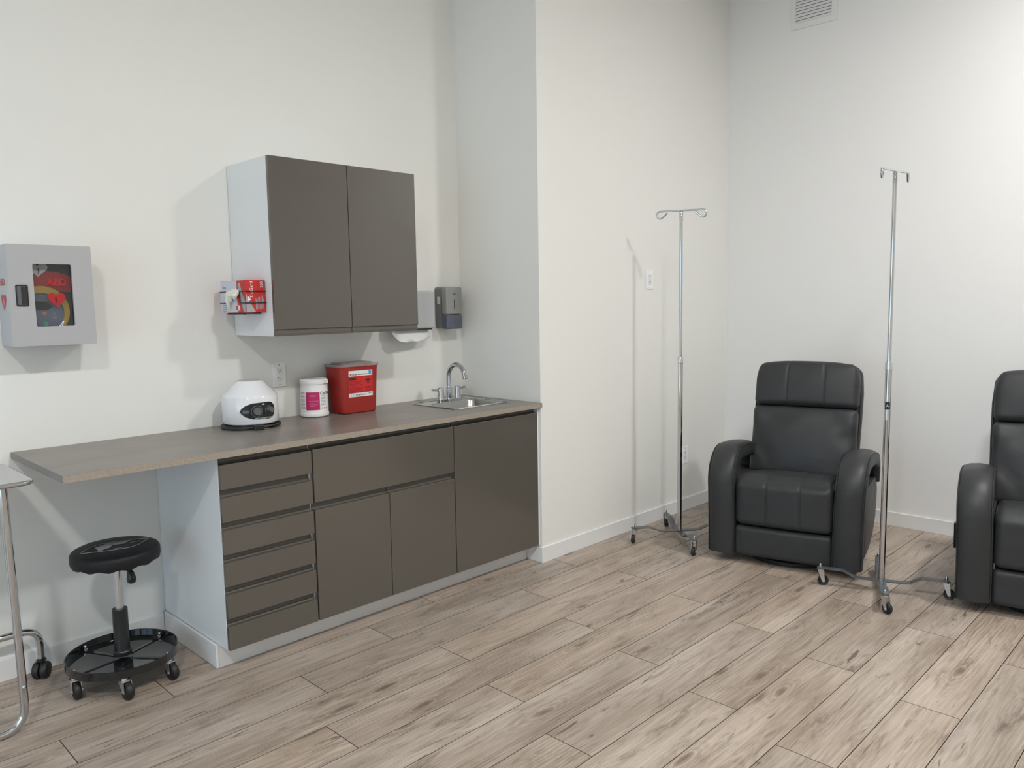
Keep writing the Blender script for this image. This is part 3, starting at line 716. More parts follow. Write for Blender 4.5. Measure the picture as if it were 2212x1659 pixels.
# panel wrapped round the drum, azimuth of its middle
AZ_C = math.radians(-98.5)
def wrap(mb, r, az, z):
    """flat XY (+z outwards) onto a vertical drum"""
    return mb.xf(lambda q: ((r+q.z)*math.cos(az+q.x/r), (r+q.z)*math.sin(az+q.x/r), z+q.y))
def fine_poly(pts, nx=26):
    """fill an outline that is convex in y with vertical strips so it can be bent"""
    x0 = min(p[0] for p in pts); x1 = max(p[0] for p in pts); m = MB()
    def span(x):
        ys = []
        for (ax, ay), (bx, by) in zip(pts, pts[1:]+pts[:1]):
            if (ax-x)*(bx-x) <= 0 and ax != bx: ys.append(ay+(by-ay)*(x-ax)/(bx-ax))
        return (min(ys), max(ys)) if ys else (0, 0)
    xs = [x0+(x1-x0)*(i/nx) for i in range(nx+1)]; xs[0] += 1e-5; xs[-1] -= 1e-5
    vs = []; fs = []
    for x in xs:
        lo, hi = span(x); vs += [(x, lo, 0), (x, hi, 0)]
    for i in range(nx): fs.append((2*i, 2*i+2, 2*i+3, 2*i+1))
    return m.add(vs, fs)
pan = [(-0.088, 0.0), (-0.080, 0.014), (-0.060, 0.028), (-0.030, 0.037), (0.0, 0.038), (0.045, 0.039)]+arc(0.045, 0.0, 0.039, PI/2, -PI/2, 14)[1:]+[(0.0, -0.038), (-0.030, -0.036), (-0.060, -0.026), (-0.080, -0.012)]
wrap(thicken(fine_poly(pan, 36), 0.0006), RB, AZ_C, 0.085).build('control_panel', BLACK, t)
def knob(az, z, r, dep, rr):
    m = MB().lathe([(r*1.02, 0), (r, dep*0.7), (r*0.9, dep), (0, dep)], 24)
    d = Vector((math.cos(az), math.sin(az), 0)); s = Vector((-math.sin(az), math.cos(az), 0))
    k = m.xf(lambda q: d*(RB+0.0008+q.z)+s*q.x+Vector((0, 0, z+q.y))).build('knob', KNOBG, t, True)
    ringo = [(rr*math.cos(a), rr*math.sin(a)) for a in [2*PI*i/28 for i in range(28)]]; ringi = [((rr-0.0012)*math.cos(a), (rr-0.0012)*math.sin(a)) for a in [2*PI*i/28 for i in range(28)]]
    wrap(MB().ring(ringo, ringi, 'z', 0.0008, 0.0012), RB, az, z).build('dial_ring', PRINTG, t)
knob(AZ_C-0.012/RB, 0.085, 0.018, 0.016, 0.0255); knob(AZ_C+0.045/RB, 0.088, 0.0125, 0.026, 0.019)
wrap(thicken(text_mb('800 Centrifuge Machine', 0.0085), 0.0003), RB+0.0008, AZ_C+0.02/RB, 0.0525).build('lettering', PRINTW, t)
wrap(thicken(poly(arc(0, 0, 0.0065, 0.0, PI, 10)), 0.0003), RB+0.0008, AZ_C+0.018/RB, 0.1125).build('logo', PRINTW, t)
wrap(thicken(fine_poly(rrect(-0.016, 0.012, -0.007, 0.007, 0.001), 6), 0.0003), RB+0.0008, AZ_C-0.058/RB, 0.084).build('switch_plate', KNOBG, t)
# cord wound under the drum, with plug
m = MB()
pts = []
for i in range(0, 150):
    a = 2*PI*i/56; rr = RB-0.001+0.005*math.sin(a*0.7)+0.003*math.sin(2.3*a)
    pts.append((rr*math.cos(a), rr*math.sin(a), 0.0055+0.0035*(i/56)+0.0012*math.sin(3*a)))
m.tube(pts, 0.005, 8); m.build('power_cord', RUBBER, t, True)
pz = Vector((math.cos(AZ_C-0.07), math.sin(AZ_C-0.07), 0)); ps = Vector((-pz.y, pz.x, 0))
pl = MB().box(-0.024, 0.020, -0.013, 0.010, 0.0005, 0.024, 0.004).xf(lambda q: pz*(RB+0.012-q.y)+ps*q.x+Vector((0, 0, q.z))).build('plug', RUBBER, t)
m = MB()
for zz in (0.006, 0.016): m.box(0.0205, 0.038, -0.006, -0.0045, zz-0.002, zz+0.002)
m.xf(lambda q: pz*(RB+0.012-q.y)+ps*q.x+Vector((0, 0, q.z))).build('prongs', CHROME, pl)

# wipes canister
CX, CY = -1.081, -0.086; RW = 0.0695
t = thing('wipes_canister', 'white wipes canister with pink label on the worktop', 'canister', (CX, CY, ZW))
MB().lathe([(RW-0.006, 0.0005), (RW+0.001, 0.006), (RW+0.002, 0.018), (RW, 0.022), (RW-0.001, 0.024), (RW-0.001, 0.140), (RW-0.002, 0.142), (RW-0.002, 0.165)], 56).build('tub', WHITEPL, t, True)
lid = MB().lathe([(RW, 0.166), (RW, 0.1665), (RW+0.001, 0.170), (RW, 0.186), (RW-0.006, 0.1915), (RW-0.012, 0.192), (RW-0.014, 0.190), (0.0, 0.190)], 56, cap=False).build('lid', WHITEPL, t, True)
azv = math.atan2(CAM['y']-CY, CAM['x']-CX)
a1 = azv+0.95
MB().prism([(-0.014, -0.004), (0.014, -0.004), (0.012, 0.010), (-0.012, 0.010)], 'z', 0.170, 0.186).xf(lambda q: ((RW-0.002+q.y)*math.cos(a1)-q.x*math.sin(a1), (RW-0.002+q.y)*math.sin(a1)+q.x*math.cos(a1), q.z)).build('lid_tab', WHITEPL, lid)
az0 = azv-0.12
wrap(thicken(fine_poly([(-0.035, -0.045), (0.035, -0.045), (0.035, 0.045), (-0.035, 0.045)], 14), 0.0004), RW-0.001, az0, 0.083).build('pink_label', PINK, t)
m = MB()
for zz, x0, x1 in ((0.112, -0.014, 0.012), (0.108, -0.016, 0.018), (0.100, -0.016, 0.006), (0.084, -0.020, 0.030), (0.072, -0.014, 0.004), (0.066, -0.014, 0.024), (0.058, -0.014, 0.010)):
    a = wrap(thicken(fine_poly([(x0, -0.001), (x1, -0.001), (x1, 0.001), (x0, 0.001)], 6), 0.0003), RW-0.0004, az0, zz); m.add(a.v, a.f)
m.build('pink_print', PINKL, t)
m = MB(); rnd = random.Random(3)
for i in range(22):
    zz = 0.126-i*0.0038
    a = wrap(thicken(fine_poly([(-0.034, -0.0009), (0.0, -0.0009), (0.0, 0.0009), (-0.034, 0.0009)], 6), 0.0003), RW-0.001, az0-0.040/RW-0.02, zz)
    if i % 5 != 3: m.add(a.v, a.f)
    if 3 < i < 18 and i % 4 != 2:
        a = wrap(thicken(fine_poly([(0.0, -0.0009), (0.038-rnd.random()*0.016, -0.0009), (0.038-rnd.random()*0.016, 0.0009), (0.0, 0.0009)], 6), 0.0003), RW-0.001, az0+0.041/RW, zz); m.add(a.v, a.f)
m.build('fine_print', PRINTG, t)
wrap(thicken(text_mb('CaviWipes', 0.0195, 'LEFT', True), 0.0004), RW-0.001, az0+0.038/RW, 0.121).build('lettering', PRINTK, t)
m = MB()
for i in range(3):
    a = wrap(MB().ring(arc(0, 0, 0.0045, 0, 2*PI*15/16, 15), arc(0, 0, 0.0033 if i == 0 else 0.001, 0, 2*PI*15/16, 15), 'z', 0, 0.0004), RW-0.001, az0+(0.046+i*0.0155)/RW, 0.046); m.add(a.v, a.f)
m.build('care_symbols', PRINTG, t)

# sharps container
SXc, SYf = -0.868, -0.180
t = thing('sharps_container', 'red sharps container with clear lid and biohazard label', 'container', (SXc, SYf, ZW))
bw, tw, dp0, dp1, hh = 0.103, 0.118, 0.118, 0.150, 0.242
def taper(levels, seg=5):
    """levels: (z, half width, depth, corner radius), front face near y=0"""
    loops = []; vs = []
    for z, hw, dp, r, yf in levels:
        lp = rrect(-hw, hw, yf, yf+dp, r, seg); loops.append(lp); vs += [(x, y, z) for x, y in lp]
    n = len(loops[0]); fs = []
    for i in range(len(levels)-1):
        for k in range(n): fs.append((i*n+k, i*n+(k+1) % n, (i+1)*n+(k+1) % n, (i+1)*n+k))
    fs.append(tuple(reversed(range(n)))); fs.append(tuple((len(levels)-1)*n+k for k in range(n)))
    return MB().add(vs, fs)
taper([(0.0005, bw-0.008, dp0-0.016, 0.012, 0.008), (0.006, bw-0.001, dp0-0.002, 0.016, 0.001), (0.012, bw, dp0, 0.016, 0.0), (hh-0.02, tw-0.003, dp1-0.002, 0.016, -0.003), (hh, tw, dp1, 0.016, -0.004)]).build('tub', SHARPS, t, True)
lid = taper([(hh+0.0005, tw+0.004, dp1+0.008, 0.018, -0.008), (hh+0.010, tw+0.005, dp1+0.010, 0.018, -0.009), (hh+0.013, tw+0.003, dp1+0.006, 0.018, -0.007)]).build('lid', LIDCLEAR, t, True)
taper([(hh+0.0135, tw-0.020, dp1-0.03, 0.015, 0.010), (hh+0.020, tw-0.024, dp1-0.04, 0.015, 0.014)]).build('lid_flap', LIDCLEAR, lid, True)
MB().box(0.028, 0.078, -0.0115, -0.0095, hh+0.002, hh+0.008).build('lid_latch', LIDCLEAR, lid)
slope = -0.004/hh
def on_front(mb, x, z, off):
    z += UPL; return mb.xf(lambda q: (x+q.x, slope*(z+q.y)-off-q.z, z+q.y))
lx = 0.004; lw = 0.073; UPL = 0.016
on_front(thicken(quad(-lw, lw, -0.014, 0.014), 0.0004), lx, 0.196-0.004, 0.0005).build('white_band', PRINTW, t)
on_front(thicken(quad(-lw, lw, -0.043, 0.043), 0.0004), lx, 0.134, 0.0005).build('red_label', LABELRED, t)
on_front(thicken(quad(-lw, lw, -0.010, 0.010), 0.0004), lx, 0.080, 0.0005).build('white_band', PRINTW, t)
on_front(thicken(quad(-0.0013, 0.0013, -0.043, 0.043), 0.0003), lx+0.020, 0.134, 0.001).build('label_divider', LABELOR, t)
on_front(thicken(text_mb('Oakridge Sharps Container', 0.0092, bold=True), 0.0003), lx-0.004, 0.186, 0.001).build('lettering', PRINTK, t)
on_front(thicken(poly(heart(0.010, 0.010)), 0.0003), lx-0.061, 0.186, 0.001).build('heart_mark', AEDRED2, t)
on_front(thicken(quad(-0.009, 0.009, -0.011, 0.011), 0.0003), lx+0.058, 0.194, 0.001).build('blue_mark', SKYBLUE, t)
on_front(thicken(text_mb('7', 0.016, bold=True), 0.0003), lx+0.058, 0.192, 0.0015).build('blue_mark_figure', PRINTK, t)
on_front(thicken(text_mb('Drop Discard', 0.0115, bold=True), 0.0003), lx+0.0, 0.080, 0.001).build('lettering', PRINTK, t)
m = MB()
for x in (-0.060, -0.045): 
    for zz, w2 in ((0.003, 0.003), (-0.004, 0.005)):
        a = on_front(thicken(quad(-w2, w2, -0.0018, 0.0018), 0.0003), lx+x, 0.080+zz, 0.001); m.add(a.v, a.f)
a = on_front(thicken(quad(-0.010, 0.010, -0.002, 0.002), 0.0003), lx+0.056, 0.083, 0.001); m.add(a.v, a.f)
m.build('fine_print', PRINTG, t)
m = MB()
for zz, x0, x1 in ((0.168, -0.068, -0.028), (0.161, -0.068, -0.024)):
    a = on_front(thicken(quad(x0, x1, -0.0024, 0.0024), 0.0003), lx, zz, 0.001); m.add(a.v, a.f)
m.build('heading_print', PRINTK, t)
m = MB()
for i in range(10):
    if i == 4: continue
    a = on_front(thicken(quad(-0.068, 0.012-0.012*((i*7) % 3), -0.0011, 0.0011), 0.0003), lx, 0.150-i*0.0062, 0.001); m.add(a.v, a.f)
for i in range(4):
    a = on_front(thicken(quad(0.026, 0.066-0.006*(i % 2), -0.0011, 0.0011), 0.0003), lx, 0.118-i*0.006, 0.001); m.add(a.v, a.f)
m.build('fine_print', LABELDK, t)
# biohazard trefoil
m = MB(); bxc, bzc, R0 = lx+0.045, 0.152, 0.0098
for kq in range(3):
    a0 = PI/2+kq*2*PI/3; cx_, cz_ = R0*math.cos(a0)*1.05, R0*math.sin(a0)*1.05
    gap = 0.62
    oo = arc(cx_, cz_, 0.0098, a0+gap, a0+2*PI-gap, 20); ii = arc(cx_+0.0012*math.cos(a0), cz_+0.0012*math.sin(a0), 0.0074, a0+gap+0.12, a0+2*PI-gap-0.12, 20)
    for i in range(20): m.add([(*oo[i], 0), (*oo[i+1], 0), (*ii[i+1], 0), (*ii[i], 0)], [(0, 1, 2, 3)])
oo = arc(0, 0, 0.0092, 0, 2*PI, 30); ii = arc(0, 0, 0.0074, 0, 2*PI, 30)
for i in range(30): m.add([(*oo[i], 0), (*oo[i+1], 0), (*ii[i+1], 0), (*ii[i], 0)], [(0, 1, 2, 3)])
on_front(thicken(m, 0.0003), bxc, bzc, 0.001).build('biohazard_symbol', PRINTK, t)

# paper towel dispenser and soap dispenser on the wall
t = thing('towel_dispenser', 'light grey paper towel dispenser on the wall behind the wall cabinet', 'dispenser', (0, 0, 0))
TX0, TX1, TZ0, TZ1, TD = -0.572, -0.287, 1.333, 1.5465, -0.10
m = MB().prism([(-0.0005, TZ0), (TD+0.004, TZ0), (TD, TZ0+0.004), (TD+0.002, TZ1-0.012), (TD+0.012, TZ1), (-0.0005, TZ1)], 'x', TX0, TX1); m.build('housing', DISPGREY, t)
MB().box(TX0+0.004, TX1-0.004, TD-0.0022, TD-0.0004, TZ0+0.006, TZ1-0.016, 0.0006).build('front_cover', DISPGREY, t)
MB().box(TX0+0.03, TX1-0.014, TD+0.006, -0.004, TZ0-0.008, TZ0-0.0004, 0.002).build('outlet_tray', BLACK, t)
m = MB(); nx, nz = 14, 5; vs = []; rnd = random.Random(5)
for s in (0, 1):
    for i in range(nx+1):
        u = i/nx; bot = 0.052+0.016*math.sin(PI*u)-(0.030*max(0, (u-0.72)/0.28)**1.2)-0.012*max(0, (0.12-u)/0.12)+0.004*math.sin(9*u)+0.002*math.sin(23*u)
        for j in range(nz+1):
            v = j/nz
            vs.append((TX0+0.002+0.262*u+0.010*v*(1-2*u), TD+0.040-0.026*v+(0.008*math.sin(7*u+4*v)+0.004*math.sin(17*u-5*v))*v+s*0.0006, TZ0-0.006-bot*v))
n1 = (nx+1)*(nz+1); fs = []
for s in (0, 1):
    for i in range(nx):
        for j in range(nz):
            a = s*n1+i*(nz+1)+j; fs.append((a, a+1, a+nz+2, a+nz+1))
m.add(vs, fs); o = m.build('paper_towel', PAPER, None, True, fix=False)
tag(o, 'white crumpled paper towel hanging out of the towel dispenser', 'paper towel')

t = thing('soap_dispenser', 'grey soap dispenser with smoky blue lower cover beside the alcove corner', 'dispenser', (-0.142, 0, 1.322))
MB().prism(rrect(-0.058, 0.058, 0.004, 0.247, 0.016, 5), 'y', -0.062, -0.0005).build('back_housing', SOAPSIDE, t, True)
fr = MB()
def soapfront(z0, z1, y0, y1, rt_):
    m = rbox(0.062, (y1-y0)/2, (z1-z0)/2, 0.011, 4); return m.xf(lambda q: (q.x, q.y+(y0+y1)/2, q.z+(z0+z1)/2))
soapfront(0.084, 0.2465, -0.108, -0.0625, 0.01).build('front_cover', SOAPFRONT, t, True)
soapfront(0.0, 0.0835, -0.111, -0.0625, 0.006).build('lower_cover', SOAPBLUE, t, True)
MB().prism(rrect(-0.0028, 0.0028, 0.118, 0.172, 0.0025, 4), 'y', -0.1092, -0.1083).build('sight_slot', PRINTK, t)
on_y(thicken(text_mb('Aspire', 0.0115, bold=True), 0.0003), 0.002, 0.206, -0.1083).build('lettering', PRINTK, t)
on_y(MB().ring(arc(0, 0, 0.007, 0, 2*PI*15/16, 15), arc(0, 0, 0.0056, 0, 2*PI*15/16, 15), 'z', 0, 0.0003), 0.002, 0.044, -0.1113).build('hand_symbol', PRINTK, t)
on_y(thicken(text_mb('Push', 0.008, bold=True), 0.0003), 0.002, 0.026, -0.1113).build('lettering', PRINTK, t)
on_x(thicken(quad(-0.014, 0.012, -0.021, 0.021), 0.0003), -0.036, 0.168, -0.0583).build('sticker', GLOVEGREY, t)

# ------------------------------------------------------------------ casters
def fork_caster(parent, x, y, ztop, rw, wt, az, nut=None, name='caster'):
    """swivel caster with plate, fork and wheel; the fork trails towards azimuth az"""
    d = Vector((math.cos(az), math.sin(az), 0)); s = Vector((-d.y, d.x, 0)); o = Vector((x, y, 0)); off = rw*0.55
    P = lambda a, b, c: o+d*a+s*b+Vector((0, 0, c))
    m = MB(); zt_ = ztop
    m.lathe([(rw*0.62, 0), (rw*0.62, 0.004)], 18, (x, y, zt_-0.006))
    m.lathe([(rw*0.36, 0), (rw*0.36, 0.006)], 14, (x, y, zt_-0.003))
    hw = wt/2+0.0035
    for sg in (-1, 1):
        pr = [(-rw*0.5, zt_-0.007), (rw*0.62, zt_-0.007), (off+0.007, rw-0.005), (off, rw-0.009), (off-0.007, rw-0.004)]
        a = [P(u, sg*hw, z) for u, z in pr]; b = [P(u, sg*(hw+0.0022), z) for u, z in pr]; n = len(pr)
        m.add(a+b, [tuple(range(n)), tuple(reversed(range(n, 2*n)))]+[(i, (i+1) % n, n+(i+1) % n, n+i) for i in range(n)])
        c = P(off, sg*(hw+0.0022), rw); m.cyl(c, c+s*sg*0.004, 0.0045, 10)
    a = [P(u, b, zt_-0.0075) for u, b in ((-rw*0.5, -hw), (rw*0.62, -hw), (rw*0.62, hw), (-rw*0.5, hw))]; b2 = [q+Vector((0, 0, 0.002)) for q in a]
    m.add(a+b2, [(0, 1, 2, 3), (7, 6, 5, 4), (0, 4, 5, 1), (1, 5, 6, 2), (2, 6, 7, 3), (3, 7, 4, 0)])
    c = m.build(name, ZINC, parent)
    wpr = [(0.006, -wt/2), (rw*0.62, -wt/2), (rw*0.68, -wt/2+0.002), (rw*0.9, -wt/2), (rw, -wt/2+0.004), (rw, wt/2-0.004), (rw*0.9, wt/2), (rw*0.68, wt/2-0.002), (rw*0.62, wt/2), (0.006, wt/2)]
    MB().lathe(wpr, 26).xf(lambda q: P(off+q.x, q.z, rw+q.y)).build('wheel', RUBBER, c, True)
    if nut:
        MB().lathe([(0.0085, 0), (0.0085, 0.008), (0.0065, 0.009), (0.0065, 0.016), (0.004, 0.021), (0.0, 0.022)], 12, (x, y, nut), cap=False).build('acorn_nut', CHROME, c, True)
    return c

# ------------------------------------------------------------------ drip stands
def drip_stand(cx, cy, leg_deg, bar_deg, hook_deg, ztop, zcollar, trail, label, sticker=None):
    t = thing('drip_stand', label, 'drip stand', (cx, cy, 0), 0, 'wheeled chrome drip stands')
    RL = 0.285
    for i in range(2):
        a = math.radians(leg_deg+90*i); d = Vector((math.cos(a), math.sin(a), 0)); s = Vector((-d.y, d.x, 0))
        zc = 0.0555+0.0052*i; ze = 0.088
        half = [(0.0, zc), (0.10, zc), (0.125, zc+0.003), (0.175, ze-0.003), (0.20, ze), (RL, ze), (RL+0.016, ze)]
        prof = [(-u, z) for u, z in reversed(half[1:])]+half
        m = MB(); vs = []; fs = []; n = len(prof)
        for u, z in prof:
            wd = 0.0175 if abs(u) < RL+0.01 else 0.010
            for b, dz2 in ((-wd, 0), (wd, 0), (wd, 0.005), (-wd, 0.005)): vs.append(d*u+s*b+Vector((0, 0, z+dz2)))
        for k in range(n-1):
            for e in range(4): fs.append((4*k+e, 4*k+(e+1) % 4, 4*k+4+(e+1) % 4, 4*k+4+e))
        fs += [(3, 2, 1, 0), tuple(4*(n-1)+e for e in range(4))]
        m.add(vs, fs).build('leg_bar', GREYBAR, t)
        for sg in (1, -1):
            q = d*RL*sg
            fork_caster(t, q.x, q.y, ze-0.0004, 0.0262, 0.017, math.radians(trail[2*i+(0 if sg > 0 else 1)]), nut=ze+0.0052)
    zb = 0.0555+0.0052+0.0052
    MB().lathe([(0.0145, zb), (0.0145, zcollar)], 24).build('lower_pole', CHROME, t, True)
    MB().lathe([(0.0148, zcollar+0.0002), (0.0168, zcollar+0.002), (0.0168, zcollar+0.036), (0.0155, zcollar+0.039)], 24).build('collar', SATIN, t, True)
    MB().lathe([(0.0102, zcollar+0.0395), (0.0102, ztop-0.055), (0.0112, ztop-0.054), (0.0112, ztop-0.012), (0.009, ztop-0.006)], 24).build('upper_pole', CHROME, t, True)
    a = math.radians(bar_deg); d = Vector((math.cos(a), math.sin(a), 0)); h = math.radians(hook_deg); e = Vector((math.cos(h), math.sin(h), 0))
    L_ = 0.125; rl = 0.021; p = []
    def side(sg):
        pts = [d*sg*x+Vector((0, 0, ztop)) for x in (0.0, 0.05, 0.09, L_)]
        base = d*sg*L_+Vector((0, 0, ztop))
        for k in range(1, 11):
            b = PI/2-1.18*PI*k/10; pts.append(base+e*sg*(rl*math.cos(b))+Vector((0, 0, -rl+rl*math.sin(b))))
        last = pts[-1]; pts.append(last+e*sg*(-0.018)+Vector((0, 0, 0.016))); pts.append(last+e*sg*(-0.032)+Vector((0, 0, 0.029)))
        return pts
    L1 = side(1); L2 = side(-1)
    MB().tube(list(reversed(L2[1:]))+L1, 0.0052, 10).build('hook_bar', CHROME, t, True)
    if sticker:
        wrap(thicken(fine_poly([(-0.012, sticker-0.018), (0.012, sticker-0.018), (0.012, sticker+0.018), (-0.012, sticker+0.018)], 8), 0.0004), 0.0147, math.atan2(CAM['y']-cy, CAM['x']-cx), 0).build('black_sticker', BLACK, t)
        wrap(thicken(fine_poly([(-0.010, sticker-0.070), (0.010, sticker-0.070), (0.010, sticker-0.022), (-0.010, sticker-0.022)], 8), 0.0004), 0.0147, math.atan2(CAM['y']-cy, CAM['x']-cx), 0).build('white_sticker', SATIN, t)
        wrap(thicken(text_mb('A', 0.016, bold=True), 0.0003), 0.0153, math.atan2(CAM['y']-cy, CAM['x']-cx), sticker).build('sticker_mark', PRINTW, t)
    return t
drip_stand(0.862, -1.003, 50, -66, -66, 1.993, 1.092, (10, 190, 200, 20), 'chrome drip stand left of the fully visible armchair')
drip_stand(0.803, -2.212, 112, -8, 14, 2.062, 1.114, (-60, -80, 250, 30), 'chrome drip stand standing between the two armchairs', sticker=0.940)

# ------------------------------------------------------------------ recliners
def smooth01(x, a, b):
    u = max(0, min(1, (x-a)/(b-a))); return u*u*(3-2*u)
def recliner(loc, rz, label, lever=False):
    t = thing('recliner', label, 'armchair', loc, rz, 'charcoal leather recliners')
    HW = 0.405; AW = 0.152
    # --- arms: a padded band that climbs the front, bends over and runs back, above a side panel
    for sg in (-1, 1):
        xc = sg*(HW-AW/2)
        cen = [(0.052, 0.052), (0.050, 0.20), (0.050, 0.36), (0.052, 0.44)]
        cen += [(0.052+0.165-0.165*math.cos(a), 0.44+0.146*math.sin(a)) for a in [PI/2*k/9 for k in range(1, 10)]]
        cen += [(0.30, 0.584), (0.40, 0.576), (0.50, 0.562), (0.58, 0.541), (0.632, 0.508), (0.655, 0.462), (0.660, 0.40)]
        th = [0.046]*4+[0.047]*9+[0.045, 0.042, 0.039, 0.036, 0.034, 0.032, 0.028]
        n = len(cen); vs = []; fs = []; cs = 20
        for i, ((y, z), h) in enumerate(zip(cen, th)):
            y0, z0 = cen[max(0, i-1)]; y1, z1 = cen[min(n-1, i+1)]
            ty, tz = y1-y0, z1-z0; l = math.hypot(ty, tz); ny, nz = -tz/l, ty/l    # outward (front/top) normal
            s_ = i/(n-1)
            for k in range(cs):
                a = 2*PI*k/cs; ca, sa = math.cos(a), math.sin(a)
                ex_ = 0.50
                px = math.copysign(abs(ca)**ex_, ca)*(AW/2); pn = math.copysign(abs(sa)**ex_, sa)*h
                if pn > 0: pn += 0.012*(1-(px/(AW/2))**2)
                fl_ = sg*0.010*smooth01(z, 0.2, 0.6)
                vs.append((xc+px+fl_, y+ny*pn, z+nz*pn))
        for i in range(n-1):
            for k in range(cs): fs.append((i*cs+k, i*cs+(k+1) % cs, (i+1)*cs+(k+1) % cs, (i+1)*cs+k))
        fs.append(tuple(reversed(range(cs)))); fs.append(tuple((n-1)*cs+k for k in range(cs)))
        arm = MB().add(vs, fs).build('arm', LEATHER, t, True)
        for e in (-1, 1):
            pts = []
            for i, ((y, z), h) in enumerate(zip(cen, th)):
                y0, z0 = cen[max(0, i-1)]; y1, z1 = cen[min(n-1, i+1)]
                ty, tz = y1-y0, z1-z0; l = math.hypot(ty, tz); ny, nz = -tz/l, ty/l
                pts.append((xc+e*(AW/2-0.006)+sg*0.010*smooth01(z, 0.2, 0.6), y+ny*h*0.84, z+nz*h*0.84))
            MB().tube(pts, 0.0026, 6).build('piping', PIPING, arm, True)
        # side panel below the slot
        prof = [(0.085, 0.055), (0.085, 0.42), (0.10, 0.436), (0.13, 0.444), (0.30, 0.442), (0.46, 0.440), (0.56, 0.438), (0.62, 0.432), (0.665, 0.42), (0.685, 0.38), (0.675, 0.28), (0.63, 0.17), (0.54, 0.10), (0.42, 0.062)]
        xo_, xi_ = sg*(HW-0.012), sg*(HW-AW+0.006)
        pnl = MB(); m_ = len(prof); cy_ = sum(p[0] for p in prof)/m_; cz_ = sum(p[1] for p in prof)/m_
        ringsx = [(xi_, 0.97), (xi_+sg*0.012, 1.0), (xo_-sg*0.014, 1.0), (xo_-sg*0.002, 0.965), (xo_+sg*0.008, 0.72)]
        vs = []
        for x, k_ in ringsx: vs += [(x, cy_+(p[0]-cy_)*k_, cz_+(p[1]-cz_)*k_) for p in prof]
        fs = []
        for i in range(len(ringsx)-1):
            for k in range(m_): fs.append((i*m_+k, i*m_+(k+1) % m_, (i+1)*m_+(k+1) % m_, (i+1)*m_+k))
        fs += [tuple(reversed(range(m_))), tuple((len(ringsx)-1)*m_+k for k in range(m_))]
        pnl.add(vs, fs).build('side_panel', LEATHER, t, True)
    IW = HW-AW+0.006
    # --- seat with rolled front
    def seatf(q, nn):
        x, y, z = q
        z += 0.275*0+ (0.016*(1-(x/IW)**2)*(1-((y)/0.29)**2) if nn.z > 0.3 else 0)
        g = sum(math.exp(-((x-s)/0.0065)**2) for s in (-0.088, 0.088))
        if nn.z > 0.2 or nn.y < -0.2: 
            z -= 0.0035*g*max(nn.z, 0); y += 0.0035*g*max(-nn.y, 0)
        if nn.y < -0.3: y -= 0.010*(1-(x/IW)**2)
        z -= smooth01(z, -0.138, 0.138)*(0.060*smooth01(y, -0.25, 0.29)+0.028*(1-smooth01(y, -0.295, -0.185)))
        return Vector((x, y, z))
    MBs = rbox(IW-0.003, 0.29, 0.138, 0.036, 22, seatf, (-0.088, 0.088))
    seat = MBs.xf(lambda q: (q.x, q.y+0.300, q.z+0.357)).build('seat', LEATHER, t, True)
    for s in (-0.088, 0.088):
        MB().tube([(s+0.006, 0.0035, 0.24), (s+0.006, 0.001, 0.40), (s+0.006, 0.003, 0.436), (s+0.006, 0.022, 0.476), (s+0.006, 0.075, 0.4985), (s+0.006, 0.18, 0.503), (s+0.006, 0.27, 0.487)], 0.0012, 6).build('stitch_line', STITCH, seat, True)
    def kickf(q, nn):
        x, y, z = q
        if nn.y < -0.3: y -= 0.008*(1-(x/IW)**2)
        return Vector((x, y, z))
    rbox(IW-0.003, 0.03, 0.084, 0.024, 10, kickf).xf(lambda q: (q.x, q.y+0.042, q.z+0.130)).build('footrest_panel', LEATHER, t, True)
    # --- back: raked shell with two pillows
    RK = math.radians(14.5)
    def rake(q, y0, z0):
        return (q.x, y0+q.y*math.cos(RK)+q.z*math.sin(RK), z0-q.y*math.sin(RK)*0.9+q.z*math.cos(RK))
    def shell(q, nn):
        x, y, z = q
        k_ = 1.0-0.035*smooth01(z, 0.18, 0.36)+0.02*smooth01(z, -0.3, 0.1)
        if z > 0.22: z -= 0.018*(abs(x)/0.29)**3
        return Vector((x*k_, y, z))
    Y0, Z0 = 0.615, 0.735
    rbox(0.300, 0.052, 0.352, 0.045, 10, shell).xf(lambda q: rake(q+Vector((0, 0.042, 0)), Y0, Z0)).build('back_shell', LEATHER, t, True)
    def pill(hz, seams, bul, sag=0.0):
        def f(q, nn):
            x, y, z = q
            k_ = 1.0-(0.045*smooth01(z, hz*0.3, hz) if seams else -0.012*smooth01(-z, 0, hz))
            if nn.y < -0.2:
                y -= bul*(1-(x/0.29)**2)*(1-(z/hz)**2)
                if seams: y += 0.004*sum(math.exp(-((x-s)/0.0065)**2) for s in (-0.105, 0.105))
                else:
                    # pull creases that run in from the right edge and the middle
                    y += 0.006*math.sin(26*(z+0.9*x)+1.0)*smooth01(abs(x), 0.12, 0.28)+0.004*math.sin(34*(z-0.6*x))*math.exp(-((z-0.10)/0.06)**2)
            if seams and z > 0: z -= 0.022*(abs(x)/0.29)**3
            return Vector((x*k_, y, z))
        return f
    rbox(0.294, 0.055, 0.2115, 0.036, 22, pill(0.2115, False, 0.026)).xf(lambda q: rake(q+Vector((0, -0.034, -0.134)), Y0, Z0)).build('back_cushion', LEATHER, t, True)
    hd = rbox(0.294, 0.058, 0.1385, 0.036, 18, pill(0.1385, True, 0.020), (-0.105, 0.105)).xf(lambda q: rake(q+Vector((0, -0.031, 0.2175)), Y0, Z0)).build('headrest', LEATHER, t, True)
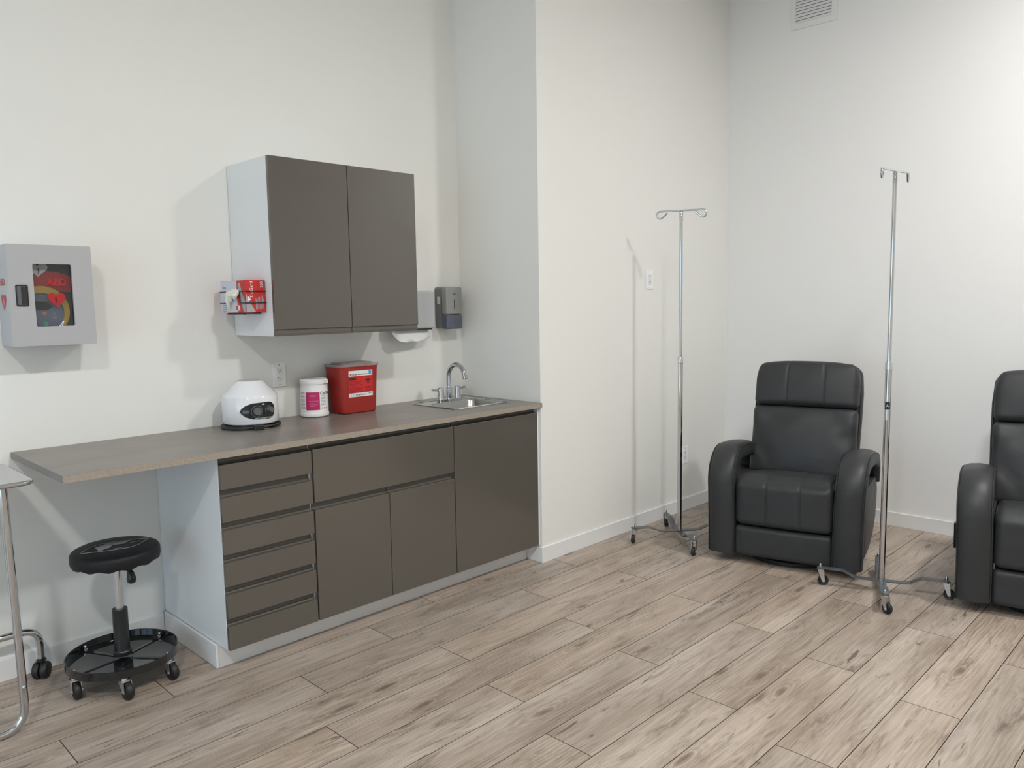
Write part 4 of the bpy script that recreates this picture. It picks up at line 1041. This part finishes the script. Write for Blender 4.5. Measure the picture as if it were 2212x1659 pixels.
    for s in (-0.105, 0.105):
        pts = [rake(Vector((s+0.006, -0.031-0.058-0.020*(1-(z/0.1385)**2)*0.85+0.001, z+0.2175)), Y0, Z0) for z in (-0.09, -0.05, 0.0, 0.05, 0.088)]
        MB().tube(pts, 0.0012, 6).build('stitch_line', STITCH, hd, True)
    o_ = [(0.285*k_, z) for k_, z in ((1, -0.18), (1.02, 0.0), (1.01, 0.18), (0.985, 0.27), (0.93, 0.325), (0.82, 0.345), (0.4, 0.356))]
    pts = [rake(Vector((x*1.03, -0.002, z)), Y0, Z0) for x, z in o_]+[rake(Vector((-x*1.03, -0.002, z)), Y0, Z0) for x, z in reversed(o_)]
    MB().tube(pts, 0.0048, 6).build('back_piping', PIPING, t, True)
    # --- base under the seat
    MB().box(-IW+0.01, IW-0.01, 0.085, 0.56, 0.062, 0.215).build('mechanism_box', AEDBLK, t)
    MB().lathe([(0.265, 0.0), (0.265, 0.022), (0.245, 0.028), (0.245, 0.060)], 40, (0, 0.33, 0)).build('swivel_base', BLACK, t, True)
    if lever:
        MB().prism([(0.30, 0.335), (0.36, 0.33), (0.35, 0.24), (0.33, 0.20)], 'x', -HW-0.028, -HW+0.002).build('release_lever', BLACK, t)
    return t
RZ = math.atan2(-0.973, 0.229)
recliner((0.766, -1.700, 0.0), RZ, 'charcoal leather recliner with both arms in view between the two drip stands')
recliner((0.878, -2.935, 0.0), RZ+math.radians(-2), 'charcoal leather recliner cut off at the right edge of the picture', lever=True)

# ------------------------------------------------------------------ rolling stool
PX, PY = -2.144, -0.330
t = thing('rolling_stool', 'black round rolling stool with tool tray base under the worktop', 'stool', (PX, PY, 0))
RS = 0.1615
prof = [(0.05, 0.481), (RS-0.012, 0.481), (RS-0.002, 0.487), (RS, 0.498), (RS, 0.522), (RS-0.005, 0.532), (RS-0.018, 0.538), (0.09, 0.541), (0.0, 0.542)]
seat = MB().lathe(prof, 64, cap=False)
def scallop(q):
    r = math.hypot(q.x, q.y); a = math.atan2(q.y, q.x)
    dz = 0.004*math.sin(13*a)*(1-smooth01(q.z, 0.48, 0.50))*smooth01(r, 0.1, 0.16); return (q.x, q.y, q.z+dz)
so = seat.xf(scallop).build('seat', VINYL, t, True)
ca = math.radians(-24)
def on_top(mb, z): return mb.xf(lambda q: (q.x*math.cos(ca)-q.y*math.sin(ca), q.x*math.sin(ca)+q.y*math.cos(ca), z+q.z))
outl = [(-0.125, -0.062), (0.0, -0.062), (0.06, -0.052), (0.095, -0.02), (0.13, 0.055), (0.125, 0.064), (0.0, 0.064), (-0.06, 0.052), (-0.095, 0.02), (-0.13, -0.05)]
on_top(MB().tube([(x*0.9, y*0.95, 0) for x, y in outl], 0.0012, 6, True), 0.5425).build('logo_outline', LOGO, so)
on_top(thicken(MB().add([(-0.050, -0.054, 0), (-0.072, 0.0, 0), (-0.036, 0.050, 0), (0.052, 0.056, 0), (0.030, 0.016, 0), (-0.010, 0.014, 0), (-0.018, -0.020, 0), (0.03, 0.030, 0)], [(0, 6, 5, 2, 1), (2, 5, 4, 3)]), 0.0006), 0.5423).build('logo_mark', LOGO, so)
on_top(thicken(MB().add([(0.0, -0.045, 0), (0.03, -0.040, 0), (0.03, -0.034, 0), (0.0, -0.039, 0), (0.05, 0.015, 0), (0.085, 0.030, 0), (0.085, 0.036, 0), (0.05, 0.021, 0)], [(0, 1, 2, 3), (4, 5, 6, 7)]), 0.0006), 0.5423).build('logo_mark', LOGO, so)
MB().lathe([(0.045, 0.455), (0.045, 0.4805)], 24).build('seat_plate', BLACK, t)
MB().lathe([(0.0155, 0.287), (0.0155, 0.4545)], 24).build('gas_lift', SATIN, t, True)
lv = Vector((0.55, -0.83, 0)).normalized()
lever = MB().tube([lv*0.016+Vector((0, 0, 0.458)), lv*0.050+Vector((0, 0, 0.456)), lv*0.060+Vector((0, 0, 0.436)), lv*0.063+Vector((0, 0, 0.412))], [0.005, 0.006, 0.013, 0.018], 12)
lever.tube([lv*0.063+Vector((0, 0, 0.412)), lv*0.063+Vector((0, 0, 0.398)), lv*0.063+Vector((0, 0, 0.393))], [0.018, 0.016, 0.007], 12)
lever.build('height_lever', BLACK, t, True)
MB().lathe([(0.034, 0.098), (0.034, 0.112), (0.0300, 0.116), (0.0285, 0.120), (0.0285, 0.2865)], 28).build('column', BLACK, t, True)
RT = 0.205
MB().lathe([(RT-0.014, 0.078), (RT-0.003, 0.080), (RT, 0.083), (RT, 0.114), (RT-0.002, 0.1155), (RT-0.004, 0.114), (RT-0.004, 0.0865), (RT-0.016, 0.083), (0.0, 0.083)], 64, cap=False).build('tray', BLACKGLOSS, t, True)
MB().lathe([(0.0, 0.0775), (RT-0.014, 0.0778)], 48, cap=False).build('tray_underside', BLACKGLOSS, t)
CA = [-170, -108, -50, 24, 117]
for i, dg in enumerate(CA):
    a = math.radians(dg); d = Vector((math.cos(a), math.sin(a), 0)); s = Vector((-d.y, d.x, 0))
    vs = [d*0.036+s*0.006, d*0.18+s*0.006, d*0.18-s*0.006, d*0.036-s*0.006]
    MB().add([v_+Vector((0, 0, 0.0832)) for v_ in vs]+[v_+Vector((0, 0, 0.0865)) for v_ in vs], [(0, 1, 2, 3), (7, 6, 5, 4), (0, 4, 5, 1), (1, 5, 6, 2), (2, 6, 7, 3), (3, 7, 4, 0)]).build('spoke', BLACKGLOSS, t)
    q = d*0.190
    fork_caster(t, q.x, q.y, 0.0768, 0.0335, 0.023, math.radians((-92, -80, -78, 40, 80)[i]), nut=0.0872)

# ------------------------------------------------------------------ rolling table at the left edge
t = thing('rolling_table', 'chrome tube rolling table with grey tray top at the left edge', 'table', (0, 0, 0))
TXr = -2.468; TXl = -3.05; TYf = -0.560; TYb = -0.150; TZ = 0.896
MB().prism(rrect(TXl, TXr, TYf, TYb, 0.030, 6), 'z', TZ-0.004, TZ).build('tray_top', TOPGREY, t)
MB().tube([(x, y, TZ-0.005) for x, y in rrect(TXl-0.006, TXr+0.006, TYf-0.006, TYb+0.006, 0.036, 6)], 0.0085, 10, True).build('rim', CHROME, t, True)
TR = 0.0138; vx, vy = -2.527, -0.500
def bend(p0, corner, p1, r, n=8):
    """round a corner between two straight runs"""
    c = Vector(corner); a = (Vector(p0)-c).normalized(); b = (Vector(p1)-c).normalized()
    half = a.angle(b)/2; d = r/math.tan(half); s = c+a*d; e = c+b*d; out = []
    for k in range(n+1):
        u = k/n; out.append(((1-u)**2)*s+2*u*(1-u)*c+(u**2)*e)
    return out
top = (vx-0.012, vy, TZ-0.015); low = (vx, vy, TR+0.0005); xl = -2.98
lowL = (xl, vy, TR+0.0005); topL = (xl+0.012, vy, TZ-0.015)
pts = [top]+bend(top, low, lowL, 0.085)+bend(low, lowL, topL, 0.085)+[topL]
MB().tube(pts, TR, 16).build('front_frame', CHROME, t, True)
ry = -0.085; rz = 0.205; rx = -2.372
pts = [(rx, ry, 0.0825)]+bend((rx, ry, 0.05), (rx, ry, rz), (xl, ry, rz), 0.065)+bend((rx, ry, rz), (xl-0.06, ry, rz), (xl-0.06, ry, 0.05), 0.065)+[(xl-0.06, ry, 0.0825)]
MB().tube(pts, TR, 16).build('rear_frame', CHROME, t, True)
MB().tube([(xl+0.06, vy+TR, TR+0.16), (xl+0.06, ry-TR, rz)], TR*0.9, 12).build('cross_tube', CHROME, t, True)
MB().tube([(xl+0.004, vy, TR+0.16), (xl+0.06, vy+TR, TR+0.16)], TR*0.8, 12).build('cross_joint', CHROME, t, True)
MB().lathe([(0.0, 0.0), (0.010, 0.001), (0.010, 0.004), (0.006, 0.008), (0.0, 0.009)], 14, cap=False).xf(lambda q: (vx-0.002+q.x*0.7+0.0*q.z, vy-TR+0.001-q.z, 0.165+q.y)).build('cap_screw', CHROME, t, True)
for x in (rx, xl-0.06):
    m = MB().lathe([(0.019, 0.0715), (0.019, 0.0755), (0.0148, 0.077), (0.0148, 0.082)], 18, (x, ry, 0)); c = m.build('caster', BLACK, t, True)
    ax = Vector((0.80, -0.60, 0)); ah = Vector((0.60, 0.80, 0)); cw = Vector((x, ry, 0.0335))-ah*0.004
    for sg in (-1, 1):
        MB().lathe([(0.006, 0.0035), (0.031, 0.0035), (0.0335, 0.007), (0.0335, 0.020), (0.030, 0.026), (0.022, 0.0285), (0.0, 0.029)], 28, cap=False).xf(lambda q: cw+ah*q.x+ax*sg*q.z+Vector((0, 0, q.y))).build('wheel', RUBBER, c, True)
    MB().lathe([(0.010, 0.036), (0.010, 0.0712)], 14, (x, ry, 0)).build('stem', BLACK, c)
for o in COL.objects:
    if o.name.split('.')[0] in ('fine_print', 'small_print', 'pink_print', 'heading_print', 'care_symbols', 'pictogram'): o['kind'] = 'stuff'
